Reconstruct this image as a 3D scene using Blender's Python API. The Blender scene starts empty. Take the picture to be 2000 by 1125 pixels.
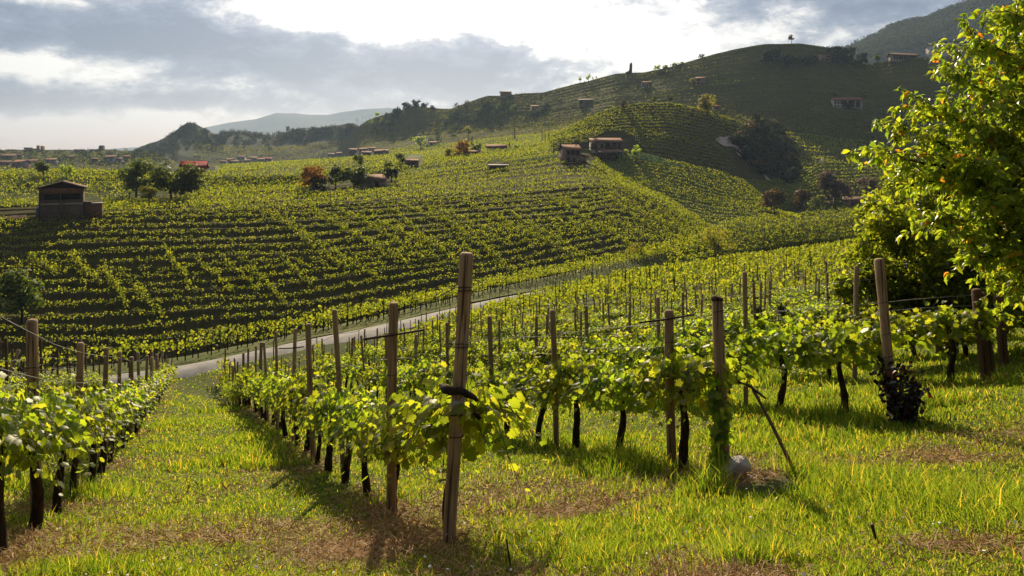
import bpy, math, random
import numpy as np
from mathutils import Vector, Matrix
from mathutils.bvhtree import BVHTree

R = math.radians
rng = np.random.default_rng(7)
random.seed(7)
SC = bpy.context.scene
COL = SC.collection

# ---------------------------------------------------------------- camera
F, CX, HY = 1556.0, 1000.0, 300.0          # focal length, centre column and horizon line, in photo pixels
cam_d = bpy.data.cameras.new("camera")
cam_d.sensor_width = 36.0
cam_d.lens = F / 2000.0 * 36.0
cam_d.shift_y = -(562.5 - HY) / 2000.0
cam_d.clip_start, cam_d.clip_end = 0.1, 30000.0
cam = bpy.data.objects.new("camera", cam_d)
cam.rotation_euler = (R(90), 0, 0)
COL.objects.link(cam)
SC.camera = cam

# ---------------------------------------------------------------- light
SUN_EL, SUN_AZ = R(27.0), R(-5.0)          # azimuth from +Y, clockwise
sun_dir = Vector((math.sin(SUN_AZ) * math.cos(SUN_EL), math.cos(SUN_AZ) * math.cos(SUN_EL), math.sin(SUN_EL)))
sl = bpy.data.lights.new("sun", 'SUN')
sl.energy, sl.angle, sl.color = 5.0, R(0.5), (1.0, 0.83, 0.55)
sun = bpy.data.objects.new("sun", sl)
sun.rotation_euler = sun_dir.to_track_quat('Z', 'Y').to_euler()
COL.objects.link(sun)

SC.view_settings.view_transform = 'Standard'
SC.view_settings.look = 'None'
SC.view_settings.exposure = 0.38
SC.view_settings.gamma = 1.0
SC.render.engine = 'CYCLES'
cy = SC.cycles
cy.max_bounces, cy.diffuse_bounces, cy.glossy_bounces = 6, 2, 1
cy.transmission_bounces, cy.transparent_max_bounces, cy.volume_bounces = 4, 4, 0
cy.caustics_reflective = cy.caustics_refractive = False
cy.use_denoising = True
cy.sample_clamp_indirect = 4.0

# ---------------------------------------------------------------- world: sky with broken clouds
W = bpy.data.worlds.new("World"); SC.world = W; W.use_nodes = True
nt = W.node_tree; nt.nodes.clear()
def nd(tree, t, **kw):
    n = tree.nodes.new(t)
    for k, v in kw.items(): setattr(n, k, v)
    return n
def setin(n, i, v): n.inputs[i].default_value = v
class NG:
    """small maths helper on a node tree"""
    def __init__(s, tree): s.t = tree
    def m(s, op, a, b=0.0, c=0.0, clamp=False):
        n = nd(s.t, 'ShaderNodeMath', operation=op, use_clamp=clamp)
        for i, x in enumerate((a, b, c)):
            if hasattr(x, 'links') or hasattr(x, 'is_linked'): s.t.links.new(x, n.inputs[i])
            else: n.inputs[i].default_value = x
        return n.outputs[0]
    def mix(s, f, a, b, mode='MIX'):
        n = nd(s.t, 'ShaderNodeMix', data_type='RGBA', blend_type=mode)
        for i, x in ((0, f), (6, a), (7, b)):
            if hasattr(x, 'is_linked'): s.t.links.new(x, n.inputs[i])
            else: n.inputs[i].default_value = x if i == 0 else (*x, 1.0) if len(x) == 3 else x
        return n.outputs[2]
    def ramp(s, f, stops):
        n = nd(s.t, 'ShaderNodeValToRGB')
        e = n.color_ramp.elements
        while len(e) < len(stops): e.new(0.5)
        for x, (p, c) in zip(e, stops):
            x.position = p; x.color = (*c, 1.0)
        s.t.links.new(f, n.inputs[0])
        return n.outputs[0]
    def noise(s, vec, scale, detail=4, rough=0.55, dist=0.0):
        n = nd(s.t, 'ShaderNodeTexNoise')
        if vec is not None: s.t.links.new(vec, n.inputs['Vector'])
        setin(n, 'Scale', scale); setin(n, 'Detail', detail); setin(n, 'Roughness', rough); setin(n, 'Distortion', dist)
        return n.outputs[0]
g = NG(nt)
tc = nd(nt, 'ShaderNodeTexCoord')
sep = nd(nt, 'ShaderNodeSeparateXYZ'); nt.links.new(tc.outputs['Generated'], sep.inputs[0])
az = g.m('ARCTAN2', sep.outputs[0], sep.outputs[1])
el = g.m('ARCSINE', sep.outputs[2])
def cvec(ka, ke, off):
    c = nd(nt, 'ShaderNodeCombineXYZ')
    nt.links.new(g.m('MULTIPLY', az, ka), c.inputs[0]); nt.links.new(g.m('MULTIPLY', el, ke), c.inputs[1])
    setin(c, 2, off)
    return c.outputs[0]
n1 = g.noise(cvec(5.6, 13.0, 3.1), 1.0, 10, 0.60, 0.25)
n2 = g.noise(cvec(17.0, 34.0, 8.7), 1.0, 10, 0.62, 0.25)
dens = g.m('ADD', g.m('MULTIPLY', n1, 1.9), g.m('MULTIPLY', n2, 1.35))
dens = g.m('SUBTRACT', dens, 1.12)
def blob(px, py, wx, wy, amp):
    a0 = math.atan((px - CX) / F); e0 = math.atan((HY - py) / F * math.cos(a0))
    u = g.m('POWER', g.m('DIVIDE', g.m('SUBTRACT', az, a0), wx / F), 2.0)
    v = g.m('POWER', g.m('DIVIDE', g.m('SUBTRACT', el, e0), wy / F), 2.0)
    return g.m('MULTIPLY', g.m('EXPONENT', g.m('MULTIPLY', g.m('ADD', u, v), -1.0)), amp)
for b in CLOUDS if 'CLOUDS' in globals() else ((300, 60, 260, 55, .34), (90, 195, 260, 26, .40), (430, 200, 200, 22, .22), (640, 120, 260, 50, .26),
         (860, 150, 220, 40, .22), (70, 120, 130, 36, -.42), (90, 0, 110, 16, -.3), (820, 10, 300, 50, -.62), (560, 10, 60, 30, -.2),
         (1260, 60, 240, 80, -.36), (1750, 20, 200, 50, .30), (1560, 90, 120, 40, -.05), (100, 260, 500, 24, -.42), (330, 225, 90, 12, -.28), (450, 110, 60, 22, -.12)):
    dens = g.m('ADD', dens, blob(*b))
cloud = g.ramp(dens, [(0.20, (.97, .93, .87)), (0.36, (.70, .68, .67)), (0.50, (.345, .375, .44)), (0.66, (.17, .215, .315)), (0.92, (.095, .135, .23))])
dt = nd(nt, 'ShaderNodeVectorMath', operation='DOT_PRODUCT')
nt.links.new(tc.outputs['Generated'], dt.inputs[0]); dt.inputs[1].default_value = sun_dir
ang = g.m('ARCCOSINE', dt.outputs['Value'])
glow = g.m('EXPONENT', g.m('MULTIPLY', g.m('POWER', g.m('DIVIDE', ang, 0.33), 2.0), -1.0))
gain = g.m('ADD', 0.80, g.m('MULTIPLY', glow, 0.9))
# warm band over the far plain
warm = g.m('EXPONENT', g.m('MULTIPLY', g.m('POWER', g.m('DIVIDE', el, 0.045), 2.0), -1.0))
cloud = g.mix(g.m('MULTIPLY', warm, 0.85), cloud, (.80, .54, .39))
# away from the sun the cloud deck is duller
bk = nd(nt, 'ShaderNodeMapRange', interpolation_type='SMOOTHSTEP'); nt.links.new(dt.outputs['Value'], bk.inputs[0])
setin(bk, 1, -.3); setin(bk, 2, .85); setin(bk, 3, .22); setin(bk, 4, 1.0)
back = bk.outputs[0]
gain = g.m('MULTIPLY', gain, back)
sky = nd(nt, 'ShaderNodeTexSky', sky_type='NISHITA', sun_disc=False)
sky.sun_elevation, sky.sun_rotation = SUN_EL, SUN_AZ
sky.air_density, sky.dust_density = 1.0, 1.5
sc10 = nd(nt, 'ShaderNodeVectorMath', operation='SCALE')
nt.links.new(cloud, sc10.inputs[0]); nt.links.new(g.m('MULTIPLY', gain, 10.0), sc10.inputs['Scale'])
final = g.mix(0.90, sky.outputs[0], sc10.outputs[0])
bg = nd(nt, 'ShaderNodeBackground'); setin(bg, 'Strength', 0.10)
nt.links.new(final, bg.inputs['Color'])
wo = nd(nt, 'ShaderNodeOutputWorld'); nt.links.new(bg.outputs[0], wo.inputs['Surface'])

# ---------------------------------------------------------------- materials
def mat(name):
    m = bpy.data.materials.new(name); m.use_nodes = True
    t = m.node_tree; t.nodes.clear()
    return m, t, NG(t)
def finish(t, sh):
    o = nd(t, 'ShaderNodeOutputMaterial'); t.links.new(sh, o.inputs['Surface'])
def principled(t, col, rough=0.8, spec=0.3, bump=None, bstr=0.3, bdist=0.02):
    p = nd(t, 'ShaderNodeBsdfPrincipled')
    if hasattr(col, 'is_linked'): t.links.new(col, p.inputs['Base Color'])
    else: setin(p, 'Base Color', (*col, 1))
    setin(p, 'Roughness', rough); setin(p, 'Specular IOR Level', spec)
    if bump is not None:
        b = nd(t, 'ShaderNodeBump'); setin(b, 'Strength', bstr); setin(b, 'Distance', bdist)
        t.links.new(bump, b.inputs['Height']); t.links.new(b.outputs[0], p.inputs['Normal'])
    return p.outputs[0]
def leaf_mat(name, stops, tint, tr=0.5, rough=0.5, spec=0.35, gain=1.0):
    """leaf: reflecting face mixed with light passing through; one hue per leaf"""
    m, t, g = mat(name)
    geo = nd(t, 'ShaderNodeNewGeometry')
    c = g.ramp(geo.outputs['Random Per Island'], stops)
    oi = nd(t, 'ShaderNodeObjectInfo')
    hs = nd(t, 'ShaderNodeHueSaturation')
    t.links.new(c, hs.inputs['Color'])
    t.links.new(g.m('MULTIPLY_ADD', oi.outputs['Random'], 0.3, 0.85), hs.inputs['Value'])
    t.links.new(g.m('MULTIPLY_ADD', oi.outputs['Random'], 0.02, 0.49), hs.inputs['Hue'])
    p = principled(t, hs.outputs[0], rough, spec)
    tl = nd(t, 'ShaderNodeBsdfTranslucent')
    t.links.new(g.mix(1.0, hs.outputs[0], tint, 'MULTIPLY'), tl.inputs['Color'])
    mx = nd(t, 'ShaderNodeMixShader'); setin(mx, 0, tr)
    t.links.new(p, mx.inputs[1]); t.links.new(tl.outputs[0], mx.inputs[2])
    finish(t, mx.outputs[0])
    return m
M = {}
M['vine_leaf'] = leaf_mat('vine_leaf', [(0, (.035, .062, .010)), (.5, (.055, .088, .012)), (.85, (.072, .098, .013)), (1, (.082, .10, .016))], (11.8, 9.0, 2.6), .55, .45, .30)
M['far_vine'] = leaf_mat('far_vine', [(0, (.028, .045, .008)), (.5, (.055, .078, .011)), (1, (.095, .105, .017))], (8.6, 7.2, 2.2), .5, .6, .2)
M['shaded_ridge_vine'] = leaf_mat('shaded_ridge_vine', [(0, (.032, .044, .011)), (.6, (.062, .072, .016)), (1, (.095, .098, .022))], (4.6, 4.0, 1.5), .45, .7, .15)  # duller copy of the far vine leaf; the ridge's shade is in its colour
M['mountain_leaf'] = leaf_mat('mountain_leaf', [(0, (.025, .045, .014)), (.6, (.045, .07, .02)), (1, (.08, .09, .028))], (1.6, 1.6, 1.1), .3, .8, .1)
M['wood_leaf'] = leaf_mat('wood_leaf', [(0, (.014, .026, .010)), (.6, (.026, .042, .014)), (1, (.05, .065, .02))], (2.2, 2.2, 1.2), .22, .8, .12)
M['grass'] = leaf_mat('grass', [(0, (.030, .063, .010)), (.45, (.070, .120, .015)), (.84, (.115, .155, .022)), (1, (.25, .205, .065))], (5.4, 4.4, 1.6), .5, .5, .25)
M['straw'] = leaf_mat('straw', [(0, (.20, .10, .035)), (.5, (.38, .215, .075)), (1, (.60, .42, .20))], (1.2, 1.0, .7), .25, .7, .25)
M['cherry_leaf'] = leaf_mat('cherry_leaf', [(0, (.038, .066, .010)), (.5, (.072, .102, .013)), (.965, (.11, .125, .017)), (.985, (.17, .08, .018)), (1, (.24, .06, .02))], (8.6, 7.2, 2.3), .55, .36, .5)
M['dark_leaf'] = leaf_mat('dark_leaf', [(0, (.036, .062, .010)), (.6, (.070, .105, .014)), (1, (.105, .125, .018))], (8.6, 7.2, 2.2), .58, .42, .4)
M['tree_leaf'] = leaf_mat('tree_leaf', [(0, (.024, .045, .010)), (.6, (.05, .075, .014)), (1, (.09, .105, .02))], (4.2, 3.8, 1.5), .42, .6, .25)
M['conifer_leaf'] = leaf_mat('conifer_leaf', [(0, (.012, .022, .009)), (.6, (.022, .034, .012)), (1, (.04, .048, .016))], (2.0, 2.0, 1.0), .25, .7, .2)
M['orange_leaf'] = leaf_mat('orange_leaf', [(0, (.15, .075, .012)), (.5, (.22, .12, .018)), (1, (.28, .17, .03))], (2.2, 1.9, 1.0), .45, .6, .2)
M['yellow_leaf'] = leaf_mat('yellow_leaf', [(0, (.09, .105, .016)), (.5, (.14, .145, .02)), (1, (.20, .185, .026))], (3.6, 3.2, 1.3), .45, .6, .2)
M['grey_leaf'] = leaf_mat('grey_leaf', [(0, (.06, .05, .045)), (.5, (.10, .085, .07)), (1, (.17, .145, .12))], (2.4, 2.0, 1.6), .4, .7, .2)
M['bronze_leaf'] = leaf_mat('bronze_leaf', [(0, (.03, .024, .010)), (.5, (.07, .052, .016)), (1, (.14, .10, .03))], (2.6, 2.0, 1.1), .4, .6, .25)
M['red_leaf'] = leaf_mat('red_leaf', [(0, (.012, .010, .008)), (.7, (.025, .016, .013)), (.93, (.05, .02, .016)), (1, (.22, .03, .02))], (1.5, 1.0, 1.0), .25, .35, .5)

def simple(name, c1, c2, scale, rough=.85, spec=.25, detail=5, bstr=.3, bdist=.02, stretch=None, coord='Object'):
    m, t, g = mat(name)
    tcn = nd(t, 'ShaderNodeTexCoord'); v = tcn.outputs[coord]
    if stretch:
        mp = nd(t, 'ShaderNodeMapping'); mp.inputs['Scale'].default_value = stretch
        t.links.new(v, mp.inputs[0]); v = mp.outputs[0]
    n = g.noise(v, scale, detail, .62, .2)
    c = g.ramp(n, [(.28, c1), (.72, c2)])
    oi = nd(t, 'ShaderNodeObjectInfo')
    c = g.mix(1.0, c, g.ramp(oi.outputs['Random'], [(0, (.8, .8, .8)), (1, (1.15, 1.12, 1.08))]), 'MULTIPLY')
    finish(t, principled(t, c, rough, spec, n, bstr, bdist))
    return m
M['bark'] = simple('vine_bark', (.014, .010, .007), (.085, .055, .036), 26, .95, .1, 6, .9, .02, (1, 1, .25))
M['tree_bark'] = simple('tree_bark', (.022, .017, .012), (.085, .062, .045), 12, .9, .15, 6, .8, .03, (1, 1, .3))
M['cane'] = simple('green_cane', (.10, .13, .03), (.19, .15, .05), 30, .7, .2)
def wood_mat(name, a, b, crack):
    m, t, g = mat(name)
    tcn = nd(t, 'ShaderNodeTexCoord')
    def st(sc, k, dt=6, ro=.65):
        mp = nd(t, 'ShaderNodeMapping'); mp.inputs['Scale'].default_value = (1, 1, k); t.links.new(tcn.outputs['Object'], mp.inputs[0])
        return g.noise(mp.outputs[0], sc, dt, ro, .3)
    grain, cr, blot = st(55, .05, 8), st(38, .035, 3, .4), st(5, .5, 4)
    c = g.ramp(grain, [(.3, a), (.68, b)])
    c = g.mix(.7, c, g.ramp(blot, [(.3, (.62, .6, .58)), (.65, (1.1, 1.08, 1.05))]), 'MULTIPLY')
    ck = g.m('MULTIPLY', g.m('SUBTRACT', .40, cr), 14.0, clamp=True)
    c = g.mix(g.m('MULTIPLY', ck, .85), c, crack)
    oi = nd(t, 'ShaderNodeObjectInfo')
    c = g.mix(1.0, c, g.ramp(oi.outputs['Random'], [(0, (.72, .70, .68)), (1, (1.12, 1.1, 1.06))]), 'MULTIPLY')
    finish(t, principled(t, c, .88, .15, g.m('SUBTRACT', grain, g.m('MULTIPLY', ck, .8)), .9, .008))
    return m
M['wood'] = wood_mat('weathered_wood', (.31, .20, .115), (.60, .43, .275), (.085, .05, .03))
M['old_wood'] = wood_mat('old_wood', (.09, .054, .034), (.24, .145, .085), (.03, .018, .012))
M['wire'] = simple('galvanised_wire', (.16, .15, .14), (.32, .30, .27), 20, .5, .4)
M['rusty'] = simple('rusty_wire', (.035, .02, .013), (.09, .055, .035), 40, .7, .3)
M['metal'] = simple('dull_metal', (.35, .33, .32), (.62, .58, .56), 12, .45, .5)
M['green_tie'] = simple('green_tie', (.01, .05, .03), (.02, .09, .05), 30, .5, .4)
M['stone'] = simple('pale_stone', (.44, .40, .38), (.78, .73, .71), 7, .9, .2, 8, .7, .03)
M['road'] = simple('pale_road', (.26, .245, .235), (.46, .43, .41), 1.1, .9, .2, 6, .15, .02)
M['plaster'] = simple('cream_plaster', (.36, .31, .26), (.52, .46, .40), 1.2, .9, .2, 6)
M['white_plaster'] = simple('white_plaster', (.55, .53, .52), (.75, .73, .71), 1.0, .9, .2, 6)
M['grey_plaster'] = simple('grey_render', (.115, .08, .055), (.17, .13, .095), 1.4, .9, .15, 7)
M['stone_wall'] = simple('rubble_wall', (.20, .15, .12), (.40, .32, .26), 2.6, .95, .1, 8, .8, .05)
M['pinkish'] = simple('pink_render', (.42, .29, .25), (.55, .40, .35), 1.4, .9, .15)
M['interior_shade'] = simple('interior_shade', (.010, .009, .008), (.025, .022, .02), 2.0, .5, .3)  # near-black panel colour standing in for unlit rooms behind windows and doors
M['timber'] = simple('dark_timber', (.06, .035, .022), (.13, .08, .05), 5, .85, .15, 6, .4, .01, (1, 1, .2))
M['red_sheet'] = simple('red_sheet_roof', (.17, .014, .018), (.25, .02, .026), 3, .85, .15)
M['lamp_globe'] = simple('white_globe', (.78, .78, .78), (.85, .85, .85), 3, .25, .5)
M['lamp_pole'] = simple('grey_pole', (.16, .16, .16), (.25, .25, .25), 5, .5, .5)
M['blue_metal'] = simple('blue_grey_tank', (.16, .16, .20), (.25, .25, .30), 4, .5, .4)
M['earth'] = simple('bare_earth', (.06, .034, .02), (.15, .09, .055), 1.6, .95, .1, 8, .6, .05)
M['pale_rock'] = simple('pale_scree', (.34, .27, .25), (.55, .46, .43), .35, .95, .1, 8, .8, .4)
M['petal'] = simple('white_petal', (.75, .75, .70), (.85, .84, .80), 9, .7, .2)
def tile_mat(name, a, b):
    m, t, g = mat(name)
    tcn = nd(t, 'ShaderNodeTexCoord')
    w = nd(t, 'ShaderNodeTexWave', wave_type='BANDS', bands_direction='X')
    t.links.new(tcn.outputs['Object'], w.inputs['Vector']); setin(w, 'Scale', 3.2); setin(w, 'Distortion', .5); setin(w, 'Detail', 2.0)
    n = g.noise(tcn.outputs['Object'], 2.2, 7, .7)
    c = g.ramp(n, [(.3, a), (.7, b)])
    c = g.mix(.35, c, g.ramp(w.outputs['Color'], [(0, (.35, .3, .28)), (1, (1, 1, 1))]), 'MULTIPLY')
    finish(t, principled(t, c, .85, .2, w.outputs['Color'], .5, .05))
    return m
M['tiles'] = tile_mat('terracotta_tiles', (.20, .09, .055), (.38, .19, .12))
M['old_tiles'] = tile_mat('brown_tiles', (.12, .065, .045), (.27, .15, .10))
def brick_mat(name, a, b, mortar):
    m, t, g = mat(name)
    tcn = nd(t, 'ShaderNodeTexCoord')
    mp = nd(t, 'ShaderNodeMapping'); mp.inputs['Rotation'].default_value = (R(90), 0, 0)
    t.links.new(tcn.outputs['Object'], mp.inputs[0])
    br = nd(t, 'ShaderNodeTexBrick'); t.links.new(mp.outputs[0], br.inputs['Vector'])
    br.inputs['Color1'].default_value = (*a, 1); br.inputs['Color2'].default_value = (*b, 1); br.inputs['Mortar'].default_value = (*mortar, 1)
    setin(br, 'Scale', 2.4); setin(br, 'Mortar Size', .03)
    n = g.noise(tcn.outputs['Object'], 3, 6, .7)
    c = g.mix(.6, br.outputs['Color'], g.ramp(n, [(.3, (.5, .45, .42)), (.7, (1.3, 1.25, 1.2))]), 'MULTIPLY')
    finish(t, principled(t, c, .9, .15, br.outputs['Fac'], -.4, .02))
    return m
M['brick'] = brick_mat('old_brick', (.14, .065, .045), (.20, .10, .07), (.13, .09, .07))

def ground_mat(name, grass1, grass2, soil, scale, soil_amt=.5, use_dry=False, bump=.5, bdist=.1):
    m, t, g = mat(name)
    tcn = nd(t, 'ShaderNodeTexCoord'); v = tcn.outputs['Object']
    a = g.noise(v, scale, 8, .65, .3); b = g.noise(v, scale * 7, 6, .7)
    c = g.ramp(a, [(.3, grass1), (.7, grass2)])
    f = g.m('MULTIPLY', g.m('SUBTRACT', b, 1.0 - soil_amt), 4.0, clamp=True)
    if use_dry:
        at = nd(t, 'ShaderNodeAttribute', attribute_name='dry')
        f = g.m('ADD', g.m('MULTIPLY', f, .5), at.outputs['Fac'], clamp=True)
    c = g.mix(f, c, soil)
    finish(t, principled(t, c, .95, .1, b, bump, bdist))
    return m
M['meadow'] = ground_mat('meadow_soil', (.035, .05, .010), (.07, .08, .016), (.17, .095, .038), .5, .45, True, .6, .05)
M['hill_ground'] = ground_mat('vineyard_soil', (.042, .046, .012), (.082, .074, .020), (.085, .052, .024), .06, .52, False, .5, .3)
M['lit_hill'] = ground_mat('sunlit_grassy_soil', (.065, .085, .015), (.12, .13, .025), (.085, .06, .025), .05, .45, False, .5, .3)  # grassier copy of the vineyard soil, with sunlight brightened into its colour
M['ridge_ground'] = ground_mat('ridge_grass', (.062, .072, .020), (.125, .125, .034), (.11, .08, .042), .018, .48, False, .6, 1.2)
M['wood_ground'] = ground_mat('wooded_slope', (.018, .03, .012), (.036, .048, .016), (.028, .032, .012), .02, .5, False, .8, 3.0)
M['mountain'] = ground_mat('mountain_wood', (.035, .055, .02), (.085, .10, .03), (.05, .05, .02), .012, .5, False, 1.0, 14.0)
M['blue_mountain'] = ground_mat('distant_rock', (.06, .07, .05), (.09, .10, .07), (.08, .08, .06), .002, .5, False, .5, 20.0)

# ---------------------------------------------------------------- mesh helpers
def tag(o, label=None, cat=None, group=None, kind=None):
    if label: o['label'] = label
    if cat: o['category'] = cat
    if group: o['group'] = group
    if kind: o['kind'] = kind
    return o
class MB:
    """collects shapes into one mesh"""
    def __init__(s): s.v, s.f, s.m, s.n = [], [], [], 0
    def add(s, V, faces, mi=0):
        V = np.asarray(V, float).reshape(-1, 3)
        for fa in (faces if isinstance(faces, list) else [faces]):
            fa = np.asarray(fa, np.int64)
            if fa.size: s.f.append(fa + s.n); s.m.append(np.full(len(fa), mi, np.int32))
        s.v.append(V); s.n += len(V)
        return s
    def mesh(s, name, mats, smooth=False):
        V = np.concatenate(s.v).astype(np.float32)
        me = bpy.data.meshes.new(name)
        cnt = np.concatenate([np.full(len(f), f.shape[1], np.int32) for f in s.f])
        loops = np.concatenate([f.reshape(-1) for f in s.f]).astype(np.int32)
        me.vertices.add(len(V)); me.vertices.foreach_set('co', V.reshape(-1))
        me.loops.add(len(loops)); me.loops.foreach_set('vertex_index', loops)
        me.polygons.add(len(cnt))
        st = np.zeros(len(cnt), np.int32); st[1:] = np.cumsum(cnt)[:-1]
        me.polygons.foreach_set('loop_start', st)
        me.polygons.foreach_set('material_index', np.concatenate(s.m))
        if smooth: me.polygons.foreach_set('use_smooth', np.ones(len(cnt), bool))
        for m in (mats if isinstance(mats, (list, tuple)) else [mats]): me.materials.append(m)
        me.update(calc_edges=True); me.validate()
        return me
    def obj(s, name, mats, parent=None, smooth=False, loc=None):
        o = bpy.data.objects.new(name, s.mesh(name, mats, smooth))
        COL.objects.link(o)
        if parent: o.parent = parent
        if loc is not None: o.location = loc
        return o
def empty(name, loc, rz=0.0, parent=None):
    o = bpy.data.objects.new(name, None); o.location = loc; o.rotation_euler = (0, 0, rz)
    o.empty_display_size = .2
    COL.objects.link(o)
    if parent: o.parent = parent
    return o
def copy_tree(o, parent=None):
    c = o.copy(); COL.objects.link(c)
    if parent: c.parent = parent
    for ch in list(o.children): copy_tree(ch, c)
    return c
BOXF = np.array([[0, 3, 2, 1], [4, 5, 6, 7], [0, 1, 5, 4], [1, 2, 6, 5], [2, 3, 7, 6], [3, 0, 4, 7]])
def box(x0, x1, y0, y1, z0, z1):
    return np.array([[x0, y0, z0], [x1, y0, z0], [x1, y1, z0], [x0, y1, z0], [x0, y0, z1], [x1, y0, z1], [x1, y1, z1], [x0, y1, z1]], float), BOXF
def tube(path, rad, n=8, cap=True, square=0.0, twist=0.0):
    P = np.asarray(path, float); k = len(P); rad = np.broadcast_to(np.asarray(rad, float), (k,))
    T = np.gradient(P, axis=0); T /= np.linalg.norm(T, axis=1)[:, None] + 1e-9
    ref = np.array([1., 0, 0]) if abs(T[:, 0]).mean() < .8 else np.array([0, 1., 0])
    U = ref - T * (T @ ref)[:, None]; U /= np.linalg.norm(U, axis=1)[:, None]; Vv = np.cross(T, U)
    a = np.arange(n) / n * 2 * np.pi + twist
    ca, sa = np.cos(a), np.sin(a)
    if square:
        s = (np.abs(ca) ** 6 + np.abs(sa) ** 6) ** (-1 / 6) * square + (1 - square); ca, sa = ca * s, sa * s
    V = P[:, None] + (U[:, None] * ca[None, :, None] + Vv[:, None] * sa[None, :, None]) * rad[:, None, None]
    i = np.arange(k - 1)[:, None] * n; j = np.arange(n)[None]
    q = np.stack([i + j, i + (j + 1) % n, i + n + (j + 1) % n, i + n + j], -1).reshape(-1, 4)
    V = V.reshape(-1, 3); fs = [q]
    if cap:
        V = np.concatenate([V, P[:1], P[-1:]]); b = k * n; jj = np.arange(n)
        fs.append(np.stack([(jj + 1) % n, jj, np.full(n, b)], -1))
        fs.append(np.stack([(k - 1) * n + jj, (k - 1) * n + (jj + 1) % n, np.full(n, b + 1)], -1))
    return V, fs
def frames(nrm, tip):
    """right, up(tip), normal for each leaf"""
    nrm = nrm / (np.linalg.norm(nrm, axis=1)[:, None] + 1e-9)
    tip = tip - nrm * (tip * nrm).sum(1)[:, None]; tip /= np.linalg.norm(tip, axis=1)[:, None] + 1e-9
    return np.cross(tip, nrm), tip, nrm
def stamp(tv, tf, pos, nrm, tip, size, curl=(.2, 2.0)):
    """copies of a leaf template (x right, y along the leaf, z normal)"""
    a, b, c = frames(nrm, tip)
    s = np.asarray(size)[:, None, None]
    k = rng.uniform(*curl, len(pos))[:, None, None]; c = c[:, None] * k
    V = pos[:, None] + (a[:, None] * tv[None, :, 0:1] + b[:, None] * tv[None, :, 1:2] + c * tv[None, :, 2:3]) * s
    Fc = tf[None] + (np.arange(len(pos)) * len(tv))[:, None, None]
    return V.reshape(-1, 3), Fc.reshape(-1, tf.shape[1])
hr = [(0, 0), (.16, -.14), (.36, -.10), (.46, .10), (.40, .24), (.60, .40), (.52, .56), (.34, .56), (.30, .78), (.12, .82), (0, 1.02)]
pts = hr + [(-x, y) for x, y in hr[-2:0:-1]]
GV = np.array([(0, .36, .03)] + [(x, y, -.22 * abs(x) - .16 * max(0, y - .4) ** 2 * 2) for x, y in pts])
GF = np.array([(0, 1 + i, 1 + (i + 1) % len(pts)) for i in range(len(pts))])
CV = np.array([(0, 0, 0), (.17, .28, .07), (-.17, .28, .07), (0, .32, 0), (.19, .58, .03), (-.19, .58, .03), (0, .64, -.05), (0, 1.0, -.2)])
CF = np.array([(0, 1, 3), (0, 3, 2), (1, 4, 3), (3, 4, 6), (2, 3, 5), (3, 6, 5), (4, 7, 6), (5, 6, 7)])
KV = np.array([(0, 0, 0), (.5, .45, .1), (0, 1, 0), (-.5, .55, .1)]); KF = np.array([(0, 1, 2, 3)])      # simple far leaf
def rand_unit(n):
    v = rng.normal(size=(n, 3)); return v / np.linalg.norm(v, axis=1)[:, None]
def P(px, py, Y): return np.array([(px - CX) / F * Y, Y, (HY - py) / F * Y])
def vnoise(x, y, seed=0, octaves=3):
    """smooth value noise, about -1..1"""
    out = 0; amp = 1; tot = 0
    for o in range(octaves):
        xi, yi = np.floor(x).astype(int), np.floor(y).astype(int); fx, fy = x - xi, y - yi
        fx, fy = fx * fx * (3 - 2 * fx), fy * fy * (3 - 2 * fy)
        def h(i, j):
            n = (i * 374761393 + j * 668265263 + (seed + o * 17) * 974634777) & 0xffffffff
            n = ((n ^ (n >> 13)) * 1274126177) & 0xffffffff
            return ((n ^ (n >> 16)) & 0xffff) / 32767.5 - 1
        v = (h(xi, yi) * (1 - fx) + h(xi + 1, yi) * fx) * (1 - fy) + (h(xi, yi + 1) * (1 - fx) + h(xi + 1, yi + 1) * fx) * fy
        out = out + v * amp; tot += amp; amp *= .5; x, y = x * 2.03 + 5.1, y * 2.03 + 3.7
    return out / tot
# ---------------------------------------------------------------- terrain
HA_Y = np.array([-30, 0, 5.8, 7.45, 10, 12.45, 15.2, 18.4, 30, 46, 58, 68, 88, 105, 120, 140, 165, 200, 260])
HA_H = np.array([-5.5, 1.25, 2.9, 3.42, 4.18, 4.88, 5.66, 6.5, 9.35, 12.9, 14.7, 16.8, 20.4, 23.9, 27.2, 32, 37, 44, 56])
ROAD = np.array([(-700, 880, 34), (-300, 800, 41), (0, 765, 45), (200, 742, 47), (370, 721, 50), (600, 669, 58), (750, 640, 68), (950, 590, 88), (1080, 566, 105), (1170, 552, 120),
                 (1300, 536, 140), (1450, 512, 165), (1560, 494, 180), (1660, 480, 192), (1800, 465, 205), (2100, 440, 230), (2700, 420, 260)], float)
def gz(X, Y):
    X, Y = np.asarray(X, float), np.asarray(Y, float)
    s = X + .4 * Y - 1.86
    sp = np.logaddexp(0, s * 1.2) / 1.2
    return -(np.interp(Y, HA_Y, HA_H) - .131 * sp)
road3 = np.array([P(*r) for r in ROAD])
def yroad(t):                                   # road centre distance in the direction X/Y = t
    return np.interp(t, (ROAD[:, 0] - CX) / F, ROAD[:, 2])
def zroad(t):
    return -np.interp(t, (ROAD[:, 0] - CX) / F, (ROAD[:, 1] - HY) / F * ROAD[:, 2])
DIP = 1.5
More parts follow.
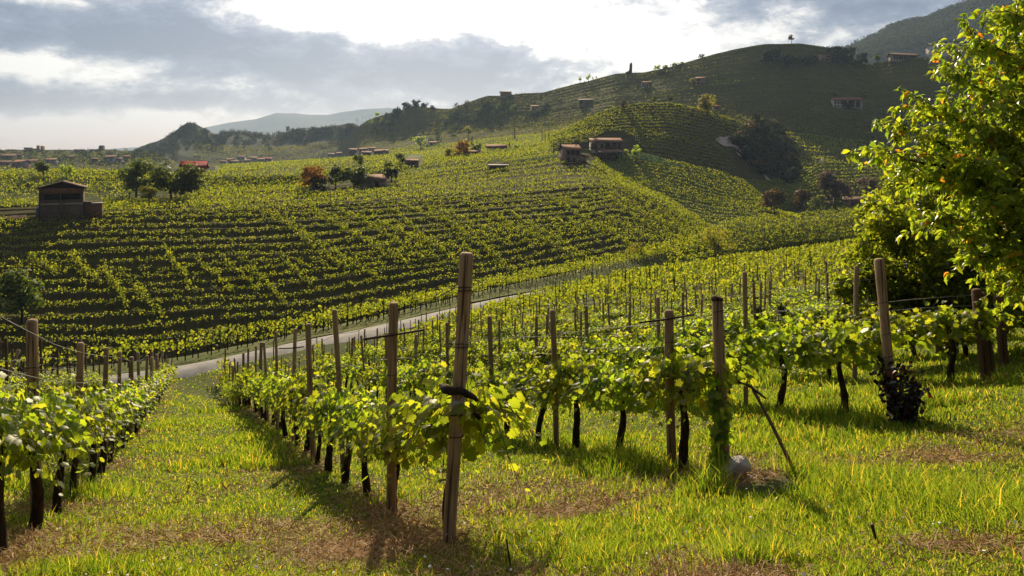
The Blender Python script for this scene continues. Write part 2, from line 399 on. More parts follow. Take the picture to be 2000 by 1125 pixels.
def ground_z(X, Y):
    """height of the near hillside, eased into the road"""
    X, Y = np.asarray(X, float), np.asarray(Y, float)
    z = gz(X, Y)
    t = X / np.maximum(Y, 4)
    d = yroad(t) - Y
    w = np.clip(1 - d / 14, 0, 1); w = w * w * (3 - 2 * w)
    z = z + .05 * vnoise(X * .7, Y * .7, 3) * np.clip((40 - Y) / 30, 0, 1) + .18 * vnoise(X * .13, Y * .13, 5)
    z = z - DIP * np.exp(-((d - 13) / 9.0) ** 2) * np.interp(CX + F * t, [330, 480, 1150, 1350], [0, 1, 1, .2])
    return z * (1 - w) + (zroad(t) - .02) * w
def dryness(X, Y):
    """where the grass is mown down to straw: under the vine rows and in patches on the headland"""
    s = X + .4 * Y - 1.86
    k = s / 3.2
    near_row = np.exp(-((k - np.round(k)) * 3.2 / .42) ** 2) * (k < .5)
    a = vnoise(X * .9, Y * .9, 11, 4); b = vnoise(X * .35, Y * .35, 12, 2)
    under = near_row * np.clip(.55 + 1.3 * a, 0, 1)
    head = np.clip((s + .6) / 1.5, 0, 1) * np.clip((10.5 - Y) / 4, 0, 1) * np.clip((a * 1.1 + b * .8 + .03) * 2.4, 0, 1) * .9
    foot = np.exp(-(((X + .95) / .75) ** 2 + ((Y - 6.0) / .7) ** 2)) * np.clip(.8 + a * .8, 0, 1) * 1.2
    side = np.exp(-(((X + 4.6) / .8) ** 2 + ((Y - 8.3) / 2.2) ** 2)) * np.clip(.5 + a, 0, 1)
    path = (k < .0) * np.clip((a + b * .6 - .12) * 2.0, 0, 1) * .55 * np.clip((16 - Y) / 6, 0, 1)
    side = np.maximum(side, path)
    return np.clip(np.maximum(np.maximum(under * .85, head), np.maximum(foot, side)), 0, 1)

TERR = []                                        # (verts, quads) for ray tests
def grid_faces(r, c):
    i = np.arange(r - 1)[:, None] * c; j = np.arange(c - 1)[None]
    return np.stack([i + j, i + j + 1, i + c + j + 1, i + c + j], -1).reshape(-1, 4)
def add_sheet(name, G, m, label, hit=True):
    r, c = G.shape[:2]
    V = G.reshape(-1, 3); q = grid_faces(r, c)
    o = MB().add(V, q).obj(name, m, smooth=True)
    tag(o, label, None, None, 'structure')
    if hit: TERR.append((V, q))
    return o
# near hillside, one fan-shaped sheet down to the road
ts = np.linspace(-1.15, 1.15, 420)
us = np.linspace(0, 1, 300) ** 2.1
G = np.zeros((len(us), len(ts), 3))
ye = yroad(ts)
for i, u in enumerate(us):
    Y = -4 + (ye + 4 - 1.9) * u
    X = ts * np.maximum(Y, 4.5)
    G[i, :, 0], G[i, :, 1], G[i, :, 2] = X, Y, ground_z(X, Y)
near = add_sheet('meadow_ground', G, M['meadow'], 'grassy vineyard slope falling away to the pale road')
at = near.data.attributes.new('dry', 'FLOAT', 'POINT')
at.data.foreach_set('value', dryness(G[..., 0], G[..., 1]).reshape(-1).astype(np.float32))

def smooth_road(n):
    t = np.linspace(ROAD[0, 0], ROAD[-1, 0], n)
    C = np.stack([np.interp(t, ROAD[:, 0], road3[:, k]) for k in range(3)], 1)
    k = np.exp(-np.linspace(-2, 2, 25) ** 2); k /= k.sum()
    return np.stack([np.convolve(np.pad(C[:, i], 12, mode='edge'), k, 'valid') for i in range(3)], 1)
RC = smooth_road(240)
T = np.gradient(RC, axis=0); T[:, 2] = 0; T /= np.linalg.norm(T, axis=1)[:, None]
N = np.stack([-T[:, 1], T[:, 0], 0 * T[:, 0]], 1)
G = np.stack([RC + N * w + np.array([0, 0, dz]) for w, dz in ((-1.3, -.25), (-.70, .05), (-.3, .08), (.3, .08), (.70, .05), (1.3, -.25))], 0)
add_sheet('road', G, M['road'], 'pale narrow road crossing below the vineyard')

def loft(polys, x0, x1, ncol, sub, amp=0, nscale=20, seed=1, sm=3, back=30, drop=25, terr=0, tamp=0.0, tl=(0, 1), tr=(0, 1)):
    """sheet through polylines given as (photo column, photo row, distance), front to crest, then down behind"""
    px = np.linspace(x0, x1, ncol)
    ker = np.exp(-np.linspace(-2, 2, 2 * sm + 1) ** 2); ker /= ker.sum()
    sm_ = lambda a: np.convolve(np.pad(a, sm, mode='edge'), ker, 'valid')
    Ys, Zs = [], []
    for p in polys:
        p = np.array(p, float)
        Y = sm_(np.interp(px, p[:, 0], p[:, 2])); y = sm_(np.interp(px, p[:, 0], p[:, 1]))
        Ys.append(Y); Zs.append((HY - y) / F * Y)
    Ys, Zs = np.array(Ys), np.array(Zs)
    k = len(polys)
    vv = np.linspace(0, k - 1, (k - 1) * sub + 1)
    def cr(A):
        E = np.concatenate([2 * A[:1] - A[1:2], A, 2 * A[-1:] - A[-2:-1]])
        out = []
        for v in vv:
            i = min(int(v), k - 2); t = v - i
            a, b, c, d = E[i], E[i + 1], E[i + 2], E[i + 3]
            m1, m2 = (c - a) * .36, (d - b) * .36
            out.append((2 * t**3 - 3 * t**2 + 1) * b + (t**3 - 2 * t**2 + t) * m1 + (-2 * t**3 + 3 * t**2) * c + (t**3 - t**2) * m2)
        return np.array(out)
    Y, Z = cr(Ys), cr(Zs)
    X = (px[None] - CX) / F * Y
    if terr:
        ph = vv / (k - 1) * terr
        Z = Z + (((ph % 1.0) ** 3) - .25)[:, None] * tamp
    for (d, w), e in ((tl, px - x0), (tr, x1 - px)):          # the sheet dips away at its two ends
        q = np.clip(1 - e / w, 0, 1); Z = Z - (d * q * q * (3 - 2 * q))[None]
    if amp: Z = Z + amp * vnoise(X / nscale, Y / nscale, seed, 4)
    G = np.stack([X, Y, Z], -1)
    extra = []
    for q in (.04, .15, .5, 1.0):
        e = G[-1].copy(); e[:, 1] += back * q; e[:, 0] = (px - CX) / F * e[:, 1]; e[:, 2] -= drop * q ** 1.5; extra.append(e)
    full = np.concatenate([G, np.array(extra)])
    return dict(G=G, full=full, px=px)
def at_loft(L, v, px):
    """points at fraction v (front to crest) and photo column px"""
    G = L['G']; r, c = G.shape[:2]
    v = np.clip(np.asarray(v, float) * (r - 1), 0, r - 1.001); u = np.clip((np.asarray(px, float) - L['px'][0]) / (L['px'][-1] - L['px'][0]) * (c - 1), 0, c - 1.001)
    i, j = v.astype(int), u.astype(int); a, b = (v - i)[..., None], (u - j)[..., None]
    return (G[i, j] * (1 - a) + G[i + 1, j] * a) * (1 - b) + (G[i, j + 1] * (1 - a) + G[i + 1, j + 1] * a) * b
L = {}
L['bank'] = loft([
    [(-300, 790, 43), (0, 756, 47), (200, 734, 49.3), (370, 714, 52.2), (600, 661, 60.5), (750, 633, 70.6), (950, 584, 90.8), (1080, 561, 108), (1170, 548, 123), (1300, 531, 143), (1450, 507, 168), (1560, 489, 183), (1700, 473, 198), (2100, 438, 233)],
    [(-300, 776, 45), (0, 745, 49.5), (200, 724, 52), (370, 702, 55), (600, 652, 64), (750, 622, 75), (950, 574, 96), (1080, 547, 115), (1170, 530, 131), (1300, 503, 153), (1400, 484, 170), (1450, 476, 176), (1560, 460, 190), (1700, 450, 206), (2100, 425, 240)],
    [(-300, 774, 47), (0, 742, 52), (200, 720, 55), (370, 699, 58), (600, 649, 67), (750, 617, 80), (950, 567, 101), (1080, 539, 121), (1170, 519, 138), (1300, 487, 161), (1380, 462, 178), (1410, 440, 184), (1450, 434, 190), (1560, 424, 205), (1700, 410, 220), (2100, 395, 250)]],
    -300, 2100, 330, 14, .12, 4, 21, 3, 26, 14)
L['hill'] = loft([
    [(-400, 720, 92), (0, 720, 100), (300, 700, 108), (600, 672, 118), (800, 628, 130), (1000, 585, 143), (1200, 535, 163), (1400, 486, 188), (1500, 470, 200)],
    [(-400, 540, 118), (0, 540, 125), (300, 540, 132), (600, 522, 145), (800, 500, 158), (1000, 470, 177), (1200, 440, 200), (1400, 468, 207), (1500, 470, 208)],
    [(-400, 445, 145), (0, 440, 150), (120, 430, 152), (300, 422, 160), (600, 415, 178), (800, 402, 198), (1000, 388, 219), (1200, 372, 243), (1290, 402, 237), (1390, 458, 220), (1500, 470, 214)],
    [(-400, 415, 172), (0, 405, 180), (200, 396, 187), (400, 380, 202), (640, 368, 222), (800, 345, 252), (1000, 317, 288), (1090, 301, 310), (1150, 302, 310), (1190, 336, 290), (1240, 364, 275), (1300, 394, 258), (1390, 452, 228), (1500, 470, 218)]],
    -400, 1500, 420, 60, .4, 22, 31, 3, 26, 12, 24, 1.3)
L['lobe'] = loft([
    [(1060, 380, 290), (1200, 420, 285), (1300, 450, 272), (1400, 468, 262), (1500, 452, 268), (1580, 440, 275)],
    [(1060, 330, 320), (1200, 350, 315), (1300, 372, 310), (1400, 395, 305), (1500, 412, 295), (1580, 432, 288)],
    [(1060, 290, 345), (1150, 290, 350), (1250, 302, 350), (1330, 320, 345), (1400, 336, 340), (1450, 354, 332), (1490, 386, 318), (1520, 420, 305), (1580, 440, 300)]],
    1060, 1580, 200, 50, .4, 25, 41, 3, 30, 14, 22, .9, tl=(14, 60))
L['bowl'] = loft([
    [(1340, 450, 322), (1500, 440, 330), (1600, 430, 335), (1760, 420, 340), (2200, 420, 340)],
    [(1340, 395, 345), (1440, 386, 352), (1520, 388, 354), (1600, 366, 362), (1760, 355, 372), (2200, 350, 372)],
    [(1340, 345, 372), (1440, 350, 374), (1500, 354, 375), (1560, 344, 382), (1600, 318, 396), (1760, 318, 402), (2200, 318, 402)]],
    1340, 2200, 210, 45, .4, 25, 51, 3, 30, 14, 13, 1.0, tr=(12, 200))
L['cone'] = loft([
    [(1020, 310, 345), (1150, 330, 350), (1300, 352, 356), (1420, 375, 362), (1500, 390, 367), (1600, 385, 372)],
    [(1020, 290, 369), (1150, 268, 383), (1300, 268, 389), (1420, 292, 395), (1500, 312, 402), (1600, 355, 409)],
    [(1020, 280, 394), (1060, 272, 398), (1090, 258, 404), (1120, 245, 410), (1150, 230, 417), (1200, 210, 426), (1250, 203, 430), (1310, 202, 432), (1370, 213, 433), (1420, 229, 436), (1460, 245, 440), (1500, 262, 446), (1540, 300, 448), (1570, 335, 444), (1600, 362, 440)]],
    1020, 1600, 220, 60, .5, 28, 61, 3, 40, 40, 24, 1.3, tl=(14, 60), tr=(10, 50))
L['ridge'] = loft([
    [(600, 345, 690), (800, 335, 600), (900, 325, 540), (1000, 315, 480), (1200, 320, 445), (1300, 333, 432), (1400, 345, 425), (1500, 352, 422), (1600, 365, 412), (2100, 385, 392)],
    [(600, 305, 860), (700, 303, 800), (800, 293, 735), (900, 280, 690), (1000, 266, 640), (1100, 258, 590), (1200, 251, 555), (1300, 247, 530), (1400, 249, 518), (1500, 256, 505), (1600, 272, 500), (1700, 288, 495), (1830, 298, 485), (2100, 300, 470)],
    [(600, 285, 960), (700, 275, 915), (800, 263, 850), (900, 254, 775), (1000, 245, 710), (1100, 234, 655), (1200, 222, 610), (1300, 216, 580), (1400, 211, 560), (1500, 211, 548), (1600, 215, 545), (1700, 232, 535), (1830, 215, 525), (2100, 205, 500)],
    [(600, 262, 1040), (640, 252, 1020), (700, 237, 980), (750, 226, 945), (780, 219, 925), (810, 207, 905), (850, 212, 880), (880, 214, 855), (920, 200, 830), (950, 190, 805), (1000, 185, 785), (1060, 178, 755), (1130, 159, 725), (1200, 143, 690), (1260, 141, 675), (1300, 131, 665), (1380, 109, 645), (1450, 92, 628), (1500, 84, 618), (1560, 83, 613), (1620, 92, 611), (1690, 123, 600), (1750, 114, 592), (1830, 109, 585), (2100, 95, 555)]],
    600, 2100, 460, 60, 3.0, 75, 71, 2, 120, 60, 36, 1.6, tl=(50, 130))
L['cone_wood'] = loft([
    [(230, 345, 900), (400, 345, 900), (640, 345, 900), (780, 345, 900)],
    [(230, 312, 1120), (300, 302, 1110), (350, 280, 1110), (420, 290, 1100), (500, 292, 1090), (640, 290, 1080), (780, 285, 1040)],
    [(230, 300, 1310), (250, 297, 1300), (270, 290, 1280), (300, 277, 1250), (330, 263, 1230), (352, 247, 1220), (366, 239, 1220), (378, 239, 1220), (400, 250, 1225), (420, 263, 1230), (440, 259, 1250), (480, 258, 1280), (500, 263, 1280), (540, 263, 1250), (560, 257, 1230), (600, 253, 1200), (640, 249, 1180), (700, 240, 1150), (780, 240, 1100)]],
    230, 780, 260, 40, 5.0, 60, 81, 2, 200, 90, tr=(60, 100))
L['left_ridge'] = loft([
    [(-400, 350, 560), (0, 350, 560), (200, 350, 560), (420, 345, 600)],
    [(-400, 318, 780), (0, 320, 780), (200, 320, 780), (420, 318, 780)],
    [(-400, 293, 950), (0, 293, 950), (100, 292, 950), (160, 294, 950), (200, 291, 945), (250, 295, 940), (330, 303, 900), (420, 312, 880)]],
    -400, 420, 160, 30, 2.0, 40, 91, 2, 150, 30, tr=(25, 120))
L['flats'] = loft([
    [(-400, 450, 188), (0, 425, 198), (200, 416, 205), (400, 402, 216), (640, 390, 232), (800, 370, 255), (1000, 338, 290), (1080, 320, 312)],
    [(-400, 380, 228), (0, 374, 232), (200, 372, 238), (380, 366, 246), (430, 371, 250), (580, 367, 258), (640, 350, 272), (800, 330, 292), (1000, 310, 322), (1080, 295, 345)],
    [(-400, 352, 250), (0, 348, 252), (200, 346, 258), (380, 350, 262), (430, 348, 262), (580, 343, 270), (640, 336, 285), (800, 320, 312), (1000, 302, 348), (1080, 286, 368)],
    [(-400, 342, 262), (0, 337, 268), (100, 333, 272), (200, 336, 272), (300, 345, 268), (400, 341, 277), (440, 336, 285), (520, 327, 300), (600, 321, 312), (700, 313, 326), (800, 309, 340), (900, 301, 360), (1000, 291, 378), (1080, 277, 390)]],
    -400, 1080, 300, 40, .4, 30, 101, 3, 40, 14, 24, .8)
L['mid_flats'] = loft([
    [(420, 345, 420), (700, 340, 400), (1000, 330, 400), (1120, 300, 420)],
    [(420, 330, 500), (560, 322, 520), (700, 312, 520), (1000, 296, 470), (1120, 280, 470)],
    [(420, 325, 600), (520, 321, 640), (640, 315, 690), (760, 303, 690), (900, 290, 600), (1000, 280, 560), (1120, 268, 520)]],
    420, 1120, 180, 30, 1.0, 35, 111, 3, 80, 14)
L['mountain'] = loft([
    [(1500, 170, 1254), (2400, 170, 1254)],
    [(1500, 125, 1485), (1640, 115, 1485), (1800, 80, 1452), (2400, -40, 1386)],
    [(1500, 125, 1782), (1580, 118, 1782), (1640, 103, 1782), (1665, 92, 1775), (1700, 75, 1756), (1750, 50, 1729), (1790, 36, 1716), (1815, 32, 1716), (1850, 12, 1690), (1880, 0, 1683), (1950, -30, 1650), (2050, -62, 1617), (2400, -160, 1518)]],
    1500, 2400, 260, 60, 17.0, 100, 121, 2, 500, 200)
L['blue_mountain'] = loft([
    [(150, 320, 5200), (1000, 320, 5200)],
    [(150, 300, 6000), (250, 296, 6000), (400, 280, 6000), (600, 262, 6000), (1000, 262, 6000)],
    [(150, 300, 6900), (200, 297, 6900), (240, 290, 6900), (280, 284, 6900), (310, 272, 6900), (400, 246, 6900), (450, 239, 6900), (500, 234, 6900), (540, 223, 6900), (580, 223, 6900), (640, 226, 6900), (700, 216, 6900), (760, 212, 6900), (830, 224, 6900), (1000, 240, 6900)]],
    150, 1000, 220, 30, 30.0, 700, 131, 1, 1500, 500)
for key, name, m, lab in (
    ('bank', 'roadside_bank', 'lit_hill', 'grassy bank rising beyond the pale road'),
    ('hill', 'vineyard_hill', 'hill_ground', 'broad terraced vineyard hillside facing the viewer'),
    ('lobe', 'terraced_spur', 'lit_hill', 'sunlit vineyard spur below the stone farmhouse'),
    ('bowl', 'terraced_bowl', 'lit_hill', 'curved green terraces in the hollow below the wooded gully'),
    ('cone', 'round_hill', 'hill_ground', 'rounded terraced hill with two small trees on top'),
    ('ridge', 'high_ridge', 'ridge_ground', 'long dark green ridge climbing to the right'),
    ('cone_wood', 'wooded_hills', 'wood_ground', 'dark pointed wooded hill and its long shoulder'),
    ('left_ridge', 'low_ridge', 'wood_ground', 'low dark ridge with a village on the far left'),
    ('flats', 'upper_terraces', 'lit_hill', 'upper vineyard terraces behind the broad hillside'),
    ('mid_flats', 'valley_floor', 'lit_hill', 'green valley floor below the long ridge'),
    ('mountain', 'mountain', 'mountain', 'large wooded mountain rising behind the ridge'),
    ('blue_mountain', 'distant_mountains', 'blue_mountain', 'faint blue mountains on the horizon')):
    add_sheet(name, L[key]['full'], M[m], lab)
o = MB().add([(-16000, -2000, -62), (16000, -2000, -62), (16000, 16000, -62), (-16000, 16000, -62)], [np.array([[0, 1, 2, 3]])]).obj('plain', M['blue_mountain'])
tag(o, 'wide flat plain reaching to the horizon', None, None, 'structure')

off = 0; vs, qs = [], []
for V, q in TERR:
    vs.append(V); qs.append(q + off); off += len(V)
BVH = BVHTree.FromPolygons(np.concatenate(vs).tolist(), np.concatenate(qs).tolist())
def at(px, py):
    """ground point seen at a photo pixel (a little lower where the ray slips past an edge)"""
    for dy in (0, .3, .7, 1.2, 2, 3, 5, 8, 12):
        d = Vector(((px - CX) / F + .00003, 1.0, (HY - py - dy) / F)).normalized()
        h = BVH.ray_cast(Vector((0, 0, 0)), d)[0]
        if h is not None: return h
def down(x, y):
    h = BVH.ray_cast(Vector((x, y, 900)), Vector((0, 0, -1)))[0]
    return h
# ---------------------------------------------------------------- far vineyard rows (one mass nobody could count)
AVOID = [(120, 408, 50, 26), (172, 405, 30, 18), (30, 425, 60, 14), (1130, 305, 30, 24), (1150, 316, 14, 8), (1200, 285, 42, 26), (740, 358, 28, 14), (808, 318, 20, 14),
         (972, 328, 26, 8), (1500, 302, 52, 50), (1422, 282, 20, 15), (376, 330, 34, 20), (640, 374, 40, 7), (700, 367, 36, 7), (300, 390, 62, 9), (1230, 292, 22, 14), (1657, 203, 34, 14)]
far = MB()
def vines(pts, tang, K, card, zlo, zhi, half=.65, lat=.34, trunk=.05, post_every=5, up=.3, mi=0):
    n = len(pts)
    if not n: return
    q = np.stack([CX + F * pts[:, 0] / pts[:, 1], HY - F * pts[:, 2] / pts[:, 1]], 1)
    ok = np.ones(n, bool)
    for x, y, a, b in AVOID: ok &= ((q[:, 0] - x) / a) ** 2 + ((q[:, 1] - y) / b) ** 2 > 1
    ok &= (q[:, 0] > -380) & (q[:, 0] < 2160) & (rng.random(n) > .03)
    pts, tang = pts[ok], tang[ok]; n = len(pts)
    if not n: return
    latv = np.stack([-tang[:, 1], tang[:, 0], 0 * tang[:, 0]], 1); latv /= np.linalg.norm(latv, axis=1)[:, None] + 1e-9
    vig = rng.uniform(.75, 1.2, n)
    a = rng.uniform(-1, 1, (n, K)) * half; b = rng.normal(0, 1, (n, K)) * lat * .6
    h = zlo + (zhi - zlo) * np.sqrt(rng.random((n, K))) - np.abs(b) * .35
    c = pts[:, None] + tang[:, None] * a[..., None] + latv[:, None] * b[..., None]
    c[..., 2] += h * vig[:, None]
    c = c.reshape(-1, 3); m = len(c)
    nr = rand_unit(m); nr[:, 2] = nr[:, 2] * .8 + up
    V, Fc = stamp(KV, KF, c, nr, rand_unit(m) + np.array([0, 0, -.4]), rng.uniform(.7, 1.35, m) * card)
    far.add(V, Fc, mi)
    r = trunk
    tri = np.array([(-r, -r * .6), (r, -r * .6), (0, r)])
    lean = rng.normal(0, .06, (n, 2))
    base = np.zeros((n, 6, 3))
    base[:, :3, :2] = tri; base[:, 3:, :2] = tri * .7 + lean[:, None]; base[:, :3, 2] = -.2; base[:, 3:, 2] = zlo + .35
    base[:, 3:, 2] += (np.arange(n) % post_every == 0)[:, None] * (zhi - zlo + .35)
    base += pts[:, None]
    f = np.array([(0, 1, 4, 3), (1, 2, 5, 4), (2, 0, 3, 5)])
    far.add(base.reshape(-1, 3), (f[None] + (np.arange(n) * 6)[:, None, None]).reshape(-1, 4), 1)
def along(C, step, jit=.15):
    d = np.r_[0, np.cumsum(np.linalg.norm(np.diff(C, axis=0), axis=1))]
    s = np.arange(step * rng.random(), d[-1], step); s = s + rng.normal(0, jit * step, len(s))
    p = np.stack([np.interp(s, d, C[:, k]) for k in range(3)], 1); e = np.stack([np.interp(s + .4, d, C[:, k]) for k in range(3)], 1) - np.stack([np.interp(s - .4, d, C[:, k]) for k in range(3)], 1)
    return p, e / (np.linalg.norm(e, axis=1)[:, None] + 1e-9)
def line(Lk, v0, x0, v1, x1, n=160):
    u = np.linspace(0, 1, n)
    return at_loft(L[Lk], v0 + (v1 - v0) * u, x0 + (x1 - x0) * u)
def rows(Lk, n, va, vb, x0, x1, step, K, card, zlo=.75, zhi=1.6, wob=.004, gaps=.12, **kw):
    for i in range(n):
        v = va + (vb - va) * (i + .55) / n
        u = np.linspace(x0, x1, 220)
        C = at_loft(L[Lk], v + wob * np.sin(u * .013 + i), u)
        p, t = along(C, step)
        if gaps:
            keep = vnoise(p[:, 0] * .06 + i * 7.3, p[:, 1] * .06, 5, 2) > -1 + gaps * 3
            p, t = p[keep], t[keep]
        vines(p, t, K, card, zlo, zhi, half=step * .52, **kw)
rows('hill', 16, .0, 2 / 3, -370, 760, 1.0, 23, .22, zlo=.65, zhi=1.55, gaps=.05)
rows('hill', 16, .0, 2 / 3, 760, 1420, 1.1, 19, .24, zlo=.65, zhi=1.55, gaps=.05)
rows('hill', 17, 2 / 3 + .012, .995, -370, 1400, 1.2, 13, .33, zlo=.7, zhi=1.7, gaps=.05)
for i in range(26):                              # rows that run down the hillside at a slant
    x = 520 + i * 34 + rng.uniform(-8, 8)
    v0 = rng.uniform(.48, .66); v1 = rng.uniform(.04, .34)
    C = line('hill', v0, x, v1, x + 190 + rng.uniform(-30, 30))
    p, t = along(C, 1.0); vines(p, t, 15, .29, .8, 1.85, half=.6)
for i in range(9):
    x = 60 + i * 62 + rng.uniform(-15, 15); v0 = rng.uniform(.22, .46); v1 = v0 - rng.uniform(.10, .2)
    p, t = along(line('hill', v0, x, v1, x + 60 + rng.uniform(-10, 20)), .9); vines(p, t, 14, .28, .8, 1.85, half=.5)
rows('lobe', 22, .02, .99, 1090, 1560, 1.3, 12, .36, gaps=.04)
rows('bowl', 13, .05, .98, 1360, 2100, 1.6, 8, .44, gaps=.0, zhi=1.4)
rows('cone', 24, .03, .985, 1040, 1430, 1.4, 14, .40, gaps=.04)
rows('cone', 10, .5, .985, 1430, 1560, 1.6, 8, .46, gaps=.1)
rows('flats', 24, .02, .99, -370, 1075, 1.4, 9, .40, gaps=.06)
rows('mid_flats', 20, .05, .98, 430, 1110, 1.8, 8, .62, zhi=1.9, gaps=.0)
rows('ridge', 18, .02, .36, 760, 2090, 1.8, 11, .7, zhi=1.9, gaps=.05, trunk=.03, post_every=99)
rows('ridge', 26, .36, .99, 700, 2090, 3.0, 4, .9, zhi=2.0, gaps=.12, trunk=.03, post_every=99, mi=2)
rows('cone_wood', 16, .04, .62, 380, 780, 3.2, 5, 1.5, zhi=2.2, gaps=.0, trunk=.03, post_every=99, mi=2)
rows('left_ridge', 14, .10, .9, -100, 400, 3.0, 5, 1.3, zhi=2.2, gaps=.1, trunk=.03, post_every=99, mi=2)
for i in range(40):
    x = 1240 + i * 15; p, t = along(line('ridge', .30 + .003 * i, x, .62, x + 60 + i), 2.5); vines(p, t, 5, .8, .7, 1.8, half=1.2, trunk=.03, post_every=99, mi=2)
rows('bank', 1, .44, .52, -280, 1500, 1.1, 30, .20, zlo=.6, zhi=1.6, gaps=.0)
rows('bank', 1, .90, .99, -280, 1700, 1.1, 30, .20, zlo=.6, zhi=1.7, gaps=.0)
rows('bank', 1, .70, .74, 620, 1700, 1.2, 24, .23, zlo=.6, zhi=1.6, gaps=.1)
rows('bank', 4, .06, .48, 1300, 2100, 1.3, 18, .30, zlo=.6, zhi=1.8, gaps=.0)
rows('bank', 5, .52, .90, 1250, 2100, 1.3, 18, .30, zlo=.6, zhi=1.8, gaps=.0)

# ---------------------------------------------------------------- rows on the near hillside
RDIR = np.array([-.4, 1.0, 0.0]) / math.hypot(.4, 1)
def row_start(k): return 5.0 if k < 0 else (5.8 + 1.9 * k)
def row_pt(k, Y): return 1.86 + 3.2 * k - .4 * Y
near_spots = []                                  # (Y, k, X, ordinal)
for k in range(-6, 43):
    Y0 = row_start(k)
    Y = Y0 + (.62 if k == 0 else .55); i = 0
    while Y < 230:
        X = row_pt(k, Y)
        if Y > yroad(X / Y) - (4.5 if k < 1 else 7.0): break
        px = CX + F * X / Y
        if -330 < px < 2240 : near_spots.append((Y, k, X, i))
        i += 1; Y += 1.14
near_spots.sort()
vis = [s for s in near_spots if -60 < CX + F * s[2] / s[0] < 2060]
single = set(vis[:300]); rest = [s for s in near_spots if s not in single and s[0] > 14]
for lo, hi, K, card in ((0, 45, 80, .14), (45, 80, 50, .18), (80, 400, 26, .25)):
    sel = np.array([(s[2], s[0]) for s in rest if lo <= s[0] < hi])
    if len(sel):
        p = np.stack([sel[:, 0], sel[:, 1], ground_z(sel[:, 0], sel[:, 1])], 1)
        vines(p, np.broadcast_to(np.array([-.36, .9, -.2]), p.shape).copy(), K, card, .5, 1.4, half=.62, lat=.36, post_every=3, trunk=.032)
fo = far.obj('vineyard_rows', [M['far_vine'], M['bark'], M['shaded_ridge_vine']])
tag(fo, 'far rows of yellow green grapevines covering the hillsides', 'vineyard', 'vineyard rows on the hills', 'stuff')
# ---------------------------------------------------------------- near vines, each a thing with its parts
ORD = 'first second third fourth fifth sixth seventh eighth ninth tenth eleventh twelfth thirteenth fourteenth fifteenth sixteenth seventeenth eighteenth nineteenth twentieth'.split()
def ordinal(n):
    if n < 20: return ORD[n]
    tens = ['twenty', 'thirty', 'forty', 'fifty', 'sixty'][(n + 1) // 10 - 2]; u = (n + 1) % 10
    return (tens[:-1] + 'ieth') if u == 0 else tens + '-' + ORD[u - 1]
def rowdesc(k):
    if k == 0: return 'behind the tall leaning post, right of the grass path'
    if k == 1: return 'along the row from the post beside the white stone'
    if k == 2: return 'along the row from the post in the dark rose bush'
    if k == 3: return 'along the row from the twin brown posts'
    if k > 3: return f'along the {ordinal(k - 4)} row past the twin brown posts'
    if k == -1: return 'along the row left of the grass path'
    return f'along the {ordinal(-k - 1)} row left of the grass path'
SLOPE = -.27
RYAW = math.atan2(1.0, -.4)
